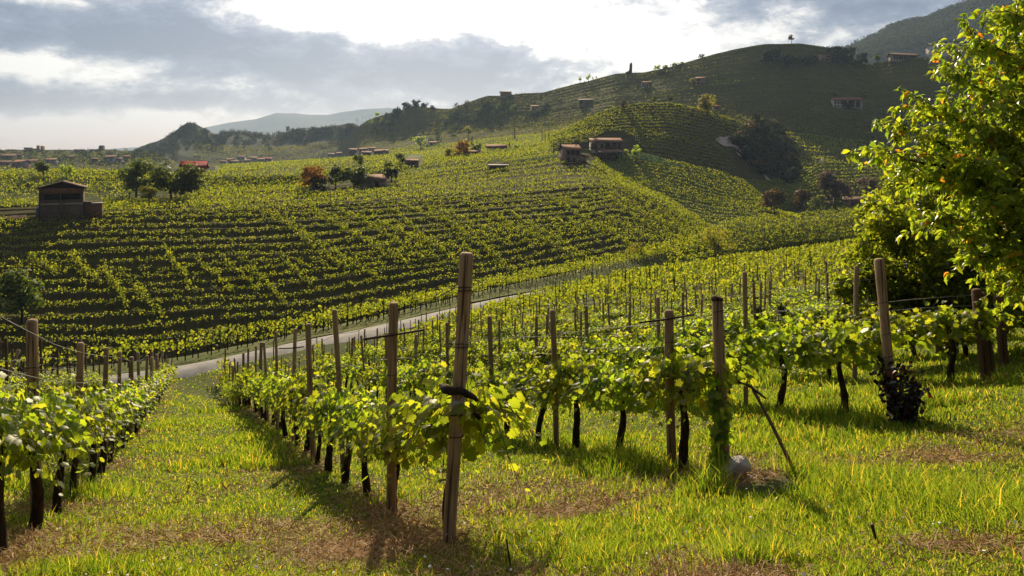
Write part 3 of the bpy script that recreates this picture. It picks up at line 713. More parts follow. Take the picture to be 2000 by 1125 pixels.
def vine_variant(i):
    r = np.random.default_rng(100 + i)
    root = empty('grapevine', (0, 0, -100))
    # trunk: a dark twisted stem, then arms along the wire
    h = np.linspace(-.08, 1.0, 12); w = r.uniform(.02, .05)
    path = np.stack([np.sin(h * r.uniform(4, 7) + r.uniform(0, 6)) * w, np.cos(h * r.uniform(3, 6) + r.uniform(0, 6)) * w * .8, h], 1)
    path[:, :2] -= path[0, :2]
    rad = np.linspace(.058, .034, 12) * r.uniform(.85, 1.15, 12) * r.uniform(.8, 1.15); rad[0] *= 1.3
    V, f = tube(path, rad, 9)
    V[:, :2] += .006 * np.stack([vnoise(V[:, 2] * 30 + V[:, 0] * 60, V[:, 1] * 60, i), vnoise(V[:, 2] * 30, V[:, 0] * 60, i + 5)], 1)
    MB().add(V, f).obj('trunk', M['bark'], root, smooth=True)
    c = MB(); top = path[-1]
    for sgn in (-1, 1):
        x = np.linspace(0, .62, 7)
        p = np.stack([top[0] + sgn * x, top[1] + r.normal(0, .012, 7).cumsum(), top[2] + .05 * np.sin(x * 5) + r.normal(0, .008, 7) + SLOPE * sgn * x], 1)
        c.add(*tube(p, np.linspace(.026, .014, 7), 7))
    c.obj('cordon', M['bark'], root, smooth=True)
    sh = MB(); lf = MB()
    LP, LN, LT, LS = [], [], [], []
    ns = 54
    for s in range(ns):
        x0 = -.66 + 1.32 * (s + r.random()) / ns
        side = 1 if s % 2 else -1
        kind = r.random()
        b = r.uniform(.30, .66); reach = r.uniform(.12, .5) if kind < .75 else r.uniform(.02, .12)
        drop = r.uniform(.5, 1.05) if kind < .75 else r.uniform(.1, .25)
        ln = r.uniform(.65, 1.0)
        dx = r.normal(0, .18)
        t = np.linspace(0, 1, 13)
        y = side * reach * (t ** .8); x = x0 + dx * t
        z = 1.02 + SLOPE * x + ln * (b * t - drop * t * t) + .03 * np.sin(t * 7 + s)
        p = np.stack([x, y, z], 1)
        sh.add(*tube(p[::3], np.linspace(.0055, .002, 5), 4, cap=False))
        for q in range(1, 13):
            if r.random() < .12: continue
            off = r.normal(0, 1, 3) * .045
            LP.append(p[q] + off + np.array([0, 0, .02]))
            n = np.array([r.normal(0, .35), side * r.uniform(.2, 1.0) + off[1] * 4, r.uniform(.15, 1.0)]) + r.normal(0, .35, 3)
            LN.append(n); LT.append(np.array([r.normal(0, .6), side * .35 + r.normal(0, .5), -.75 + r.normal(0, .35)])); LS.append(r.uniform(.066, .115) * (1 - .45 * t[q] ** 3))
    ni = 210                                     # older leaves inside the curtain
    xi = r.uniform(-.66, .66, ni)
    LP += list(np.stack([xi, r.normal(0, .10, ni), r.uniform(.72, 1.22, ni) + SLOPE * xi], 1)); LN += list(np.stack([r.normal(0, .4, ni), r.choice([-1., 1.], ni), r.normal(.3, .4, ni)], 1))
    LT += list(np.stack([r.normal(0, .5, ni), r.normal(0, .3, ni), np.full(ni, -1.)], 1)); LS += list(r.uniform(.07, .115, ni))
    V, Fc = stamp(GV * np.array([1, 1, 1]), GF, np.array(LP), np.array(LN), np.array(LT), np.array(LS))
    lf.add(V, Fc)
    sh.obj('shoots', M['cane'], root)
    lf.obj('leaves', M['vine_leaf'], root)
    return root
NV = 9
protos = [vine_variant(i) for i in range(NV)]
used = set(); vine_of = {}
for (Y, k, X, i) in sorted(single):
    v = int(rng.integers(0, NV))
    if v not in used: used.add(v); o = protos[v]
    else: o = copy_tree(protos[v])
    s = rng.uniform(.76, .98) if k >= 0 else rng.uniform(.76, .92)
    o.location = (X + rng.normal(0, .03), Y, float(ground_z(X, Y)))
    o.rotation_euler = (0, 0, RYAW + rng.normal(0, .05)); o.scale = (rng.uniform(.95, 1.1), s * rng.uniform(.95, 1.2), s)
    vine_of[(k, i)] = o
    if (k, i) == (0, 0): o.location = (X + .22, Y + .02, float(ground_z(X + .22, Y + .02))); o.scale = (1.0, 1.15, .95)
    tag(o, f'{ordinal(i)} leafy grapevine {rowdesc(k)}', 'grapevine', 'grapevines in rows on the near slope')
for v in range(NV):
    if v not in used:
        for ch in list(protos[v].children): bpy.data.objects.remove(ch)
        bpy.data.objects.remove(protos[v])
# thick cordon ends of the two nearest vines, crossing in front of their posts
def arm(k, pts, rad):
    o = vine_of.get((k, 0))
    if o is None: return
    V, f = tube(np.array(pts), rad, 9)
    V += .016 * np.stack([vnoise(V[:, 0] * 45, V[:, 2] * 60, 3), 0 * V[:, 0], vnoise(V[:, 0] * 45, V[:, 2] * 70, 4)], 1)
    a = MB().add(V, f).obj('cordon', M['tree_bark'], None, smooth=True)
    a.parent = o; a.matrix_parent_inverse = o.matrix_basis.inverted()
arm(0, [P(862, 753, 5.82), P(870, 759, 5.74), P(884, 764, 5.70), P(900, 764, 5.70), P(908, 768, 5.70), P(920, 772, 5.73), P(928, 777, 5.75), P(934, 783, 5.78)], [.016, .028, .033, .027, .029, .021, .023, .010])
arm(1, [P(1440, 745, 7.58), P(1462, 752, 7.52), P(1478, 765, 7.5), P(1496, 779, 7.5)], [.012, .014, .013, .010])

# ---------------------------------------------------------------- posts
def post_mb(h, r, sq=.85, n=12, seed=0, top=.010):
    z = np.r_[-.25, np.linspace(0, h - .02, 9), h]
    p = np.stack([.004 * np.sin(z * 3 + seed), .004 * np.cos(z * 2 + seed), z], 1)
    rad = np.full(len(z), r); rad[-1] = r - top; rad[:-1] *= 1 + .03 * np.sin(z[:-1] * 5 + seed)
    V, f = tube(p, rad, n, square=sq, twist=np.pi / n)
    return V, f
def lean(o, top_dx, top_dy, h):
    o.rotation_euler = (-math.atan2(top_dy, h), math.atan2(top_dx, h), 0)
def ring(z, r, th=.004, sag=0.0, turns=1):
    mb = MB()
    for q in range(turns):
        a = np.linspace(0, 2 * np.pi, 25)
        s = (np.abs(np.cos(a)) ** 6 + np.abs(np.sin(a)) ** 6) ** (-1 / 6) * .9 + .1
        mb.add(*tube(np.stack([np.cos(a) * r * s, np.sin(a) * r * s, z + q * .022 + sag * np.cos(a + q)], 1), th, 6, cap=False))
    return mb
def big_post(name, label, px, py, Y, h, r, dx, dy, m, rings=(), bands=True, sq=.9):
    x = (px - CX) / F * Y
    root = empty(name, (x, Y, float(ground_z(x, Y)))); lean(root, dx, dy, h)
    MB().add(*post_mb(h, r, sq, 16, px)).obj('shaft', m, root)
    for z, turns in rings: ring(z, r + .003, .0035, .006, turns).obj('wire_tie', M['rusty'], root)
    tag(root, label, 'post', 'wooden posts that end the vine rows')
    return root
pa = big_post('end_post', 'tall leaning pale wooden post with a white tag, nearest of all the posts', 877, 1080, 5.8, 2.13, .049, .13, .0, M['wood'], ((.80, 1), (1.45, 2), (1.86, 2)))
ring(.96, .053, .006, .004).obj('green_band', M['green_tie'], pa, smooth=True)
tb = MB().add(*box(-.036, .042, -.058, -.0535, 1.03, 1.068)).add(*box(-.034, -.016, -.058, -.0540, 1.0685, 1.090)).add(*box(.022, .040, -.058, -.0540, 1.0685, 1.086))
tb.obj('tag', M['metal'], pa)
MB().add(*tube(np.array([(.01, -.06, 1.62), (.03, -.066, 1.45), (.06, -.05, 1.2), (.11, -.03, .98)]), .0035, 6)).obj('hanging_wire', M['wire'], pa)
pb = big_post('end_post', 'brown end post with ivy leaves and a white stone at its foot', 1415, 905, 7.6, 1.70, .048, -.07, .0, M['wood'], ((.35, 1), (.75, 1), (1.58, 1)))
MB().add(*tube(np.array([(0, 0, 1.68), (0, 0, 1.705), (.004, 0, 1.717)]), [.056, .054, .038], 12, square=.7, twist=.26)).obj('cap', M['old_wood'], pb)
pc = big_post('end_post', 'slanting pale end post rising out of a dark rose bush', 1745, 822, 9.4, 1.93, .049, -.17, .0, M['wood'], ((.78, 1), (1.05, 1), (1.42, 1)))
pd = big_post('end_post', 'front one of two short dark posts standing close together on the right', 1925, 765, 11.6, 1.36, .060, -.12, .02, M['old_wood'], ((1.05, 1), (1.28, 1)))
pe = big_post('end_post', 'thinner dark post leaning just behind its twin on the right', 1938, 752, 12.0, 1.28, .050, -.16, .0, M['old_wood'], ())
pf = big_post('end_post', 'single dark post beyond the twin brown posts', 1961, 742, 13.4, 1.2, .062, -.10, .0, M['old_wood'], ())

variants = {}
def mid_post(Y, k, j, h, r=.032):
    x = row_pt(k, Y) + rng.normal(0, .02)
    key = (round(h, 1), int(rng.integers(0, 3)), k < -1)
    if key not in variants:
        o = MB().add(*post_mb(h, r, .9, 10, len(variants))).obj('trellis_post', M['wood'] if k >= -1 else M['old_wood']); variants[key] = o
    else:
        o = variants[key].copy(); COL.objects.link(o)
    o.location = (x, Y, float(ground_z(x, Y)))
    o.rotation_euler = (rng.normal(0, .02), rng.normal(0, .03), rng.uniform(-.3, .3)); s = rng.uniform(.85, 1.2); o.scale = (s, s, rng.uniform(.94, 1.05))
    tag(o, f'{ordinal(j)} slim wooden post {rowdesc(k)}', 'post', 'slim posts inside the vine rows')
    return o
plist = []
for k in range(-5, 26):
    Y0 = row_start(k); first = {0: 1.7, 1: .72, -1: 1.9}.get(k, 2.3)
    Y = Y0 + first; j = 0
    if k == 1: plist.append((Y, k, j)); Y += 2.55; j = 1
    while Y < 75 and Y < yroad(row_pt(k, Y) / Y) - 4:
        px = CX + F * row_pt(k, Y) / Y
        if -60 < px < 2060: plist.append((Y, k, j))
        Y += 2.45 + rng.normal(0, .06); j += 1
plist.sort()
first_posts = {}
for Y, k, j in plist[:230]:
    h = {0: 2.1, 1: 1.95, -1: 1.80}.get(k, 2.25 if k < -1 else 1.9)
    if k == 1 and j == 0: h = 1.74
    first_posts[(k, j)] = mid_post(Y, k, j, h, .040 if (k, j) in ((-1, 0), (1, 0), (0, 0)) else .032)
def crossbar(key, z, a, b, yaw):
    o = first_posts.get(key)
    if o is None: return
    c, s = math.cos(yaw), math.sin(yaw)
    # the copied posts share a mesh: the bar is a child of this one post
    MB().add(*tube(np.array([(-a * c, -.05 - a * s, z - .03), (0, -.055, z), (b * c, -.05 + b * s, z + .035)]), .011, 7)).obj('crossbar', M['rusty'], o)
crossbar((0, 0), 1.80, .24, .26, .1); crossbar((1, 0), 1.66, .28, .22, .1); crossbar((0, 3), 1.75, .3, .2, .0)
for o in first_posts.values():
    if o.location.y < 20:
        for z in (1.0, 1.4): ring(z, .044, .003, .004).obj('wire_tie', M['rusty'], o)

# leaning strut and other small things beside the white-stone post
def rod(name, label, cat, A, B, r0, r1, m, bend=0.0, group=None):
    A, B = np.array(A, float), np.array(B, float)
    p = np.linspace(A, B, 8); p[:, 0] += bend * np.sin(np.linspace(0, np.pi, 8))
    o = MB().add(*tube(p - A, np.linspace(r0, r1, 8), 9)).obj(name, m, None, smooth=True, loc=A)
    return tag(o, label, cat, group)
g0 = at(1563, 926); rod('strut', 'thin dark strut leaning from the ground up to the white-stone post', 'strut', (g0.x, g0.y, g0.z - .1), P(1466, 752, 7.55), .020, .014, M['old_wood'], .015)
g0 = at(1000, 1112); rod('stake', 'short thin metal stake in the grass right of the tall leaning post', 'stake', (g0.x, g0.y, g0.z - .05), np.array(g0) + np.array([-.035, 0, .19]), .006, .006, M['rusty'])
g0 = at(1716, 1060); rod('stake', 'tiny dark stake with a knob low in the right-hand grass', 'stake', (g0.x, g0.y, g0.z - .04), np.array(g0) + np.array([-.04, 0, .11]), .004, .012, M['rusty'])
g0 = np.array(at(1853, 832)); a = np.linspace(-.6, 5.2, 22)
lp = np.stack([.035 * np.sin(a) * .6 + .02 * (a < 0), 0 * a, .11 + .05 * -np.cos(a) + .0 * a], 1)
lp = np.concatenate([[(.05, 0, -.04), (.03, 0, .03)], lp])
tag(MB().add(*tube(lp, .006, 7)).obj('wire_loop', M['rusty'], None, loc=g0), 'small dark wire loop sticking out of the mown grass', 'wire loop')
# white stone
r = np.random.default_rng(5)
import bmesh
bm = bmesh.new(); bmesh.ops.create_icosphere(bm, subdivisions=4, radius=1)
for v in bm.verts:
    c = np.array(v.co)
    d = 1 + .16 * float(vnoise(np.array([c[0] * 1.7 + 3]), np.array([c[1] * 1.7 + c[2] * 1.3]), 9, 3)[0]) + .10 * abs(float(vnoise(np.array([c[0] * 3 + c[2]]), np.array([c[1] * 3 - c[2] * 2]), 8, 2)[0]))
    q = c * d; q = np.clip(q, [-.93, -.8, -.5], [.9, .8, .74])
    v.co = q * np.array([.150, .11, .115])
me = bpy.data.meshes.new('stone'); bm.to_mesh(me); bm.free(); me.materials.append(M['stone'])
for pl in me.polygons: pl.use_smooth = True
st = bpy.data.objects.new('stone', me); COL.objects.link(st); g0 = at(1438, 927); st.location = (g0.x, g0.y, g0.z + .06); st.rotation_euler = (0, -.18, .2)
tag(st, 'pale rounded stone on the grass at the foot of a brown post', 'stone')
# ivy and rose
def leafy(name, parts, label, cat, loc, group=None):
    root = empty(name, loc)
    for pn, mb, m, sm in parts: mb.obj(pn, m, root, smooth=sm)
    return tag(root, label, cat, group)
def rose():
    r = np.random.default_rng(21); st = MB(); lf = MB()
    pos = []
    for i in range(11):
        a = r.uniform(0, 2 * np.pi); e = r.uniform(.35, .78); w = r.uniform(.1, .3)
        t = np.linspace(0, 1, 7); p = np.stack([np.cos(a) * w * t ** 1.3 + r.normal(0, .01, 7), np.sin(a) * w * t ** 1.3, -.05 + e * t], 1)
        st.add(*tube(p, np.linspace(.012, .004, 7), 6)); pos.append(p)
    tips = np.concatenate([p[2:] for p in pos]); n = 620
    c = tips[r.integers(0, len(tips), n)] + r.normal(0, .055, (n, 3)); c[:, 2] = np.clip(c[:, 2], .06, .85)
    lf.add(*stamp(CV * np.array([1.9, 1, 1]), CF, c, r.normal(0, 1, (n, 3)) + np.array([0, 0, .5]), r.normal(0, 1, (n, 3)) + np.array([0, 0, -.5]), r.uniform(.05, .085, n)))
    return [('stems', st, M['tree_bark'], True), ('leaves', lf, M['red_leaf'], False)]
g0 = at(1748, 826)
leafy('rose_bush', rose(), 'dark red leaved rose bush around the foot of a slanting post', 'rose bush', (g0.x, g0.y - .12, g0.z))
def ivy():
    r = np.random.default_rng(22); n = 150; t = r.uniform(0, 1, n) ** .8
    c = np.stack([-.07 + r.normal(0, .045, n) - .02 * np.sin(t * 9), -.05 + r.normal(0, .03, n), t * .95], 1)
    s = np.linspace(-.05, 1.0, 10); p = np.stack([-.07 - .02 * np.sin(s * 9), np.full(10, -.055), s], 1)
    return [('stems', MB().add(*tube(p, .006, 6)), M['bark'], True), ('leaves', MB().add(*stamp(GV, GF, c, r.normal(0, .5, (n, 3)) + np.array([-.3, -.8, .3]), r.normal(0, .4, (n, 3)) + np.array([0, 0, -1]), r.uniform(.05, .10, n))), M['dark_leaf'], False)]
g0 = pb.location; leafy('ivy', ivy(), 'dark ivy climbing the left side of the white-stone post', 'ivy', (g0.x, g0.y, g0.z))
# dark clipped pillars among the far rows
for i, (px, y0, y1, Y) in enumerate(((1478, 598, 690, 19.0), (1527, 594, 690, 20.0), (1655, 570, 680, 21.5))):
    x = (px - CX) / F * Y; z = float(ground_z(x, Y)); h = (HY - y0) / F * Y - z
    r = np.random.default_rng(40 + i); n = 260
    c = np.stack([r.normal(0, .06, n), r.normal(0, .06, n), h - .42 + .36 * r.random(n)], 1)
    lf = MB().add(*stamp(np.array([(-.09, 0, 0), (.09, 0, 0), (.0, 1, 0)]), np.array([(0, 1, 2)]), c, rng.normal(size=(n, 3)), r.normal(0, .45, (n, 3)) + np.array([0, 0, 1]), r.uniform(.10, .2, n)))
    tr = MB().add(*tube(np.array([(0, 0, -.1), (.01, 0, h * .4), (0, .01, h * .7), (0, 0, h - .2)]), [.07, .065, .07, .05], 9))
    leafy('pollard_stump', [('trunk', tr, M['bark'], True), ('tuft', lf, M['conifer_leaf'], False)],
          ('dark tufted stump standing among the vines, left of its two neighbours', 'dark tufted stump between two similar stumps among the vines', 'dark tufted stump nearest the big leafy tree')[i], 'stump', (x, Y, z), 'tufted dark stumps')
# coil and brace at the far left
x = (30 - CX) / F * 20.5; z = float(HY - 712) / F * 20.5
a = np.linspace(0, 2 * np.pi * 3, 60)
tag(MB().add(*tube(np.stack([.11 * np.cos(a), .012 * np.sin(a * 1.3), .12 * np.sin(a)], 1), .008, 6)).obj('wire_coil', M['metal'], None, loc=(x, 20.5, z)), 'pale coil of wire hung in the second row far left', 'wire coil')
rod('brace', 'slanting wooden brace with pale top at the far left', 'brace', P(-6, 790, 20.6), P(37, 683, 21.0), .05, .045, M['wood'])

# wires: one run of strands for each near row
for k in range(-3, 7):
    root = None
    Ys = np.arange(row_start(k), 46, 1.2)
    X = row_pt(k, Ys); keep = (CX + F * X / Ys > -400) & (CX + F * X / Ys < 2300)
    Ys, X = Ys[keep], X[keep]
    if len(Ys) < 3: continue
    Z = ground_z(X, Ys)
    root = empty('trellis_wires', (X[0], Ys[0], Z[0]))
    hs = {0: (.95, 1.46, 1.86), 1: (.93, 1.30, 1.55), 2: (.95, 1.42, 1.72), 3: (.9, 1.15, 1.3)}.get(k, (.95, 1.3, 1.65))
    for hh in hs:
        sag = .015 * np.sin(Ys / 2.45 * 2 * np.pi)
        MB().add(*tube(np.stack([X - X[0] + .045, Ys - Ys[0], Z - Z[0] + hh + sag], 1), 0.003, 5)).obj('wire', M['wire'], root)
    tag(root, f'strands of trellis wire strung {rowdesc(k)}', 'wire', 'trellis wires of the near rows')

# ---------------------------------------------------------------- grass
def sample_ground(n, y0, y1, pw, margin=260):
    u = rng.random(n)
    e = 1 - pw
    Y = (y0 ** e + u * (y1 ** e - y0 ** e)) ** (1 / e)
    t = (rng.uniform(-margin, 2000 + margin, n) - CX) / F
    return t * Y, Y
n = 620000
X, Y = sample_ground(n, 3.7, 58, 1.3)
dry = dryness(X, Y)
keep = (rng.random(n) > dry * .93) & (Y < yroad(X / Y) - 1.6)
X, Y, dry = X[keep], Y[keep], dry[keep]; n = len(X)
cl = ((X - st.location.x) / .30) ** 2 + ((Y - st.location.y + .5) / .75) ** 2 > 1
X, Y, dry = X[cl], Y[cl], dry[cl]; n = len(X)
Z = ground_z(X, Y)
s = X + .4 * Y - 1.86; k = s / 3.2
rowd = np.abs(k - np.round(k)) * 3.2
hgt = .028 + .038 * np.clip(vnoise(X * .55, Y * .55, 31, 3) + .25, 0, 1) + .15 * np.clip(vnoise(X * .8, Y * 1.1, 33, 3) - .22, 0, 1) * 2
hgt += .09 * np.exp(-(rowd / .5) ** 2) * (s > 1.0) * np.clip(vnoise(X * .7, Y * .7, 35) + .5, 0, 1)
hgt += .05 * np.clip((s - .4), 0, 1) * np.clip((Y - 6.2) / 1.0, 0, 1) * np.clip((10 - Y) / 2, 0, 1) * np.clip(vnoise(X * .6, Y * .9, 37) + .3, 0, 1)
hgt *= rng.gamma(6, 1 / 6, n) * (1 - .45 * dry)
wid = np.maximum(.0032, .00062 * Y) * rng.uniform(.8, 1.4, n)
wid = wid[:, None]
ang = rng.uniform(0, 2 * np.pi, n); d = np.stack([np.cos(ang), np.sin(ang), 0 * ang], 1)
ln = rng.uniform(.15, .75, n) * hgt; la = rng.uniform(0, 2 * np.pi, n); lv = np.stack([np.cos(la) * ln, np.sin(la) * ln, 0 * la], 1)
B = np.stack([X, Y, Z - .012], 1)
mid = B + lv * .3; mid[:, 2] += hgt * .62
tip = B + lv; tip[:, 2] += hgt
V = np.stack([B - d * wid, B + d * wid, mid + d * wid * .8, mid - d * wid * .8, tip], 1).reshape(-1, 3)
i0 = np.arange(n)[:, None] * 5
q = i0 + np.array([[0, 1, 2, 3]]); t3 = i0 + np.array([[3, 2, 4]])
tag(MB().add(V, [q, t3]).obj('grass', M['grass']), 'short bright green grass covering the near slope', 'grass', None, 'stuff')
# dry mown stalks
n = 150000
X, Y = sample_ground(n, 3.7, 30, 1.5)
dry = dryness(X, Y); keep = rng.random(n) < dry * 1.3 + .07
X, Y = X[keep], Y[keep]; n = len(X); Z = ground_z(X, Y) + rng.uniform(.0, .05, n)
a = rng.uniform(0, 2 * np.pi, n); l = rng.uniform(.03, .13, n); w = np.maximum(.0025, .0005 * Y)
dv = np.stack([np.cos(a) * l, np.sin(a) * l, rng.normal(.1, .3, n) * l], 1); sv = np.stack([-np.sin(a) * w, np.cos(a) * w, rng.normal(0, .5, n) * w], 1)
B = np.stack([X, Y, Z], 1)
V = np.stack([B - sv, B + sv, B + dv * .5 + sv + np.array([0, 0, .008]), B + dv * .5 - sv + np.array([0, 0, .008]), B + dv], 1).reshape(-1, 3)
i0 = np.arange(n)[:, None] * 5
tag(MB().add(V, [i0 + np.array([[0, 1, 2, 3]]), i0 + np.array([[3, 2, 4]])]).obj('straw', M['straw']), 'dry mown stalks lying under the rows and in patches', 'straw', None, 'stuff')
# small white flowers and yellow specks
n = 260; X, Y = sample_ground(n, 4.0, 12, 1.5); Z = ground_z(X, Y) + rng.uniform(.05, .13, n)
pf = np.stack([X, Y, Z], 1)
hexv = np.array([(0, 0, .2)] + [(math.cos(a), math.sin(a), 0) for a in np.linspace(0, 2 * np.pi, 7)[:-1]]); hexf = np.array([(0, 1 + i, 1 + (i + 1) % 6) for i in range(6)])
nn = rand_unit(n) * .5 + np.array([0, -.2, 1])
tag(MB().add(*stamp(hexv, hexf, pf, nn, rand_unit(n), rng.uniform(.006, .011, n))).obj('flowers', M['petal']), 'tiny white flowers scattered in the near grass', 'flowers', None, 'stuff')
# ---------------------------------------------------------------- the two big trees on the right
def cherry():
    r = np.random.default_rng(77)
    bx, by = 8.3, 11.0; bz = float(ground_z(bx, by))
    o3 = np.array([bx, by, bz])
    root = empty('cherry_tree', o3)
    trunk = np.array([(0, 0, -.2), (.03, .02, .5), (-.02, .05, 1.3), (.08, .0, 2.2), (.0, -.05, 3.3), (.1, .0, 4.6), (.05, .1, 6.2), (.0, .0, 7.4)])
    V, f = tube(trunk, [.24, .19, .17, .155, .13, .10, .07, .03], 12)
    MB().add(V, f).obj('trunk', M['tree_bark'], root, smooth=True)
    br = MB(); LP, LT, LN, LS = [], [], [], []
    ends = [(1935, 22, 9.8), (1872, 84, 9.9), (1838, 150, 9.7), (1770, 202, 9.8), (1728, 250, 9.6), (1704, 296, 9.3), (1765, 352, 9.5), (1812, 420, 9.4), (1850, 465, 9.3), (1900, 500, 9.3), (1965, 530, 9.2),
            (1990, 310, 8.9), (1950, 190, 9.2), (1890, 250, 9.3), (1860, 320, 9.1), (1935, 400, 8.9), (2000, 480, 9.0), (2080, 200, 9.4), (2100, 400, 9.2), (2060, 50, 9.8), (1985, 95, 9.6), (1830, 230, 9.9), (1800, 290, 10.0),
            (1900, 150, 10.6), (1960, 40, 11.2), (1880, 400, 10.8), (1950, 300, 11.5), (1990, 200, 11.9), (2050, 330, 12.2), (1940, 500, 11.2), (2050, 520, 11.4), (2150, 120, 10.5), (2200, 300, 10.8), (2150, 480, 10.2), (2040, -60, 10.4), (2110, -90, 10.9), (2230, 100, 11.3), (2260, 420, 11.4)]
    for e in ends:
        E = P(e[0] + 34, e[1], e[2]) - o3
        h0 = np.clip(E[2] - r.uniform(.5, 1.3) - .25 * abs(E[0]), 1.5, 6.8)
        S = np.array([np.interp(h0, trunk[:, 2], trunk[:, k]) for k in range(3)])
        t = np.linspace(0, 1, 14)[:, None]
        p = S + (E - S) * t; p[:, 2] += .35 * np.sin(t[:, 0] * np.pi) * r.uniform(.2, 1.0); p[1:-1] += r.normal(0, .025, (12, 3))
        ln = np.linalg.norm(E - S)
        br.add(*tube(p, np.linspace(.028 + .012 * ln, .006, 14), 7))
        ns = int(18 + 12 * ln)
        for q in range(ns):
            u = r.uniform(.22, 1.0) if q else 1.0
            A = np.array([np.interp(u, t[:, 0], p[:, k]) for k in range(3)])
            d = (E - S) / ln * r.uniform(.3, 1.0) + r.normal(0, .55, 3); d[2] = d[2] * .7 + r.uniform(-.1, .35); d /= np.linalg.norm(d)
            l = r.uniform(.25, .75) * (1.25 - .5 * u)
            w = np.linspace(0, 1, 6)[:, None]
            tw = A + d * l * w; tw[:, 2] -= .22 * l * (w[:, 0] ** 2)
            br.add(*tube(tw, np.linspace(.008, .003, 6), 5, cap=False))
            m = int(l / .032) + 5
            ww = np.r_[r.uniform(.05, 1, m), np.full(4, .99)]
            c = np.stack([np.interp(ww, w[:, 0], tw[:, k]) for k in range(3)], 1)
            m = len(c)
            LP.append(c + r.normal(0, .02, (m, 3)))
            tp = d[None] * r.uniform(.2, .9, (m, 1)) + r.normal(0, .5, (m, 3)); tp[:, 2] -= .75
            LT.append(tp); LN.append(r.normal(0, .55, (m, 3)) + np.array([0, 0, .55]) + d * .4); LS.append(r.uniform(.075, .13, m))
    br.obj('branches', M['tree_bark'], root, smooth=True)
    MB().add(*stamp(CV * np.array([1.15, 1, 1.2]), CF, np.concatenate(LP), np.concatenate(LN), np.concatenate(LT), np.concatenate(LS))).obj('leaves', M['cherry_leaf'], root)
    tag(root, 'big cherry tree with drooping yellow green leaves reaching in from the right edge', 'tree')
cherry()
def dense_tree():
    r = np.random.default_rng(78)
    tx, ty = (1852 - CX) / F * 15.9, 15.9; o3 = np.array([tx, ty, float(ground_z(tx, ty))]); root = empty('broadleaf_tree', o3)
    tr = np.array([(0, 0, -.2), (.02, 0, .5), (-.05, .05, 1.1), (-.1, .05, 1.8), (-.05, .1, 2.6), (.05, .1, 3.4)])
    MB().add(*tube(tr, [.20, .165, .14, .12, .08, .04], 12)).obj('trunk', M['tree_bark'], root, smooth=True)
    br = MB(); LP = []
    lumps = [(1760, 425, 15.6, .62), (1722, 470, 15.4, .55), (1702, 545, 15.2, .55), (1785, 515, 15.4, .75), (1850, 430, 15.6, .8), (1905, 500, 15.6, .8), (1830, 590, 15.2, .6), (1900, 595, 15.4, .6), (1770, 372, 16.2, .6), (1840, 352, 16.2, .7),
             (1955, 450, 16.2, .9), (1740, 590, 15.4, .5), (1960, 560, 15.8, .7), (2020, 500, 16.2, .9), (1900, 380, 16.6, .8), (1715, 405, 16.4, .4), (2090, 560, 16.4, .8), (1685, 500, 16.0, .4), (1715, 610, 15.2, .4), (1780, 600, 15.0, .5), (1660, 560, 15.6, .3), (1745, 440, 15.0, .5), (1860, 640, 15.0, .4), (1850, 520, 14.8, .65), (1895, 600, 14.8, .6), (1850, 590, 14.9, .6), (1935, 630, 15.0, .5), (1808, 630, 14.9, .4), (1900, 530, 14.9, .6), (1800, 560, 14.9, .5)]
    for e in lumps:
        C = P(*e[:3]) - o3; R0 = e[3]
        h0 = np.clip(C[2] - .9, 1.0, 3.3); S = np.array([np.interp(h0, tr[:, 2], tr[:, k]) for k in range(3)])
        t = np.linspace(0, 1, 9)[:, None]; p = S + (C - S) * t; p[:, 2] += .2 * np.sin(t[:, 0] * np.pi); p[1:-1] += r.normal(0, .03, (7, 3))
        br.add(*tube(p, np.linspace(.07, .02, 9), 7))
        for q in range(34):
            d = r.normal(0, 1, 3); d[2] = d[2] * .8 + .15; d /= np.linalg.norm(d)
            l = R0 * r.uniform(.65, 1.15); w = np.linspace(0, 1, 5)[:, None]; tw = C + d * l * w; tw[:, 2] -= .12 * w[:, 0] ** 2
            br.add(*tube(tw, np.linspace(.012, .004, 5), 4, cap=False))
            m = 22; ww = r.uniform(.3, 1, m) ** .7
            LP.append(C + d * l * ww[:, None] + r.normal(0, .055, (m, 3)))
    c = np.concatenate(LP); n = len(c)
    br.obj('branches', M['tree_bark'], root, smooth=True)
    MB().add(*stamp(CV * np.array([1.3, 1, 1.2]), CF, c, r.normal(0, .6, (n, 3)) + np.array([0, 0, .6]), r.normal(0, .6, (n, 3)) + np.array([0, 0, -.5]), r.uniform(.085, .14, n))).obj('leaves', M['dark_leaf'], root)
    tag(root, 'dense dark green tree standing behind the rose bush post', 'tree')
dense_tree()

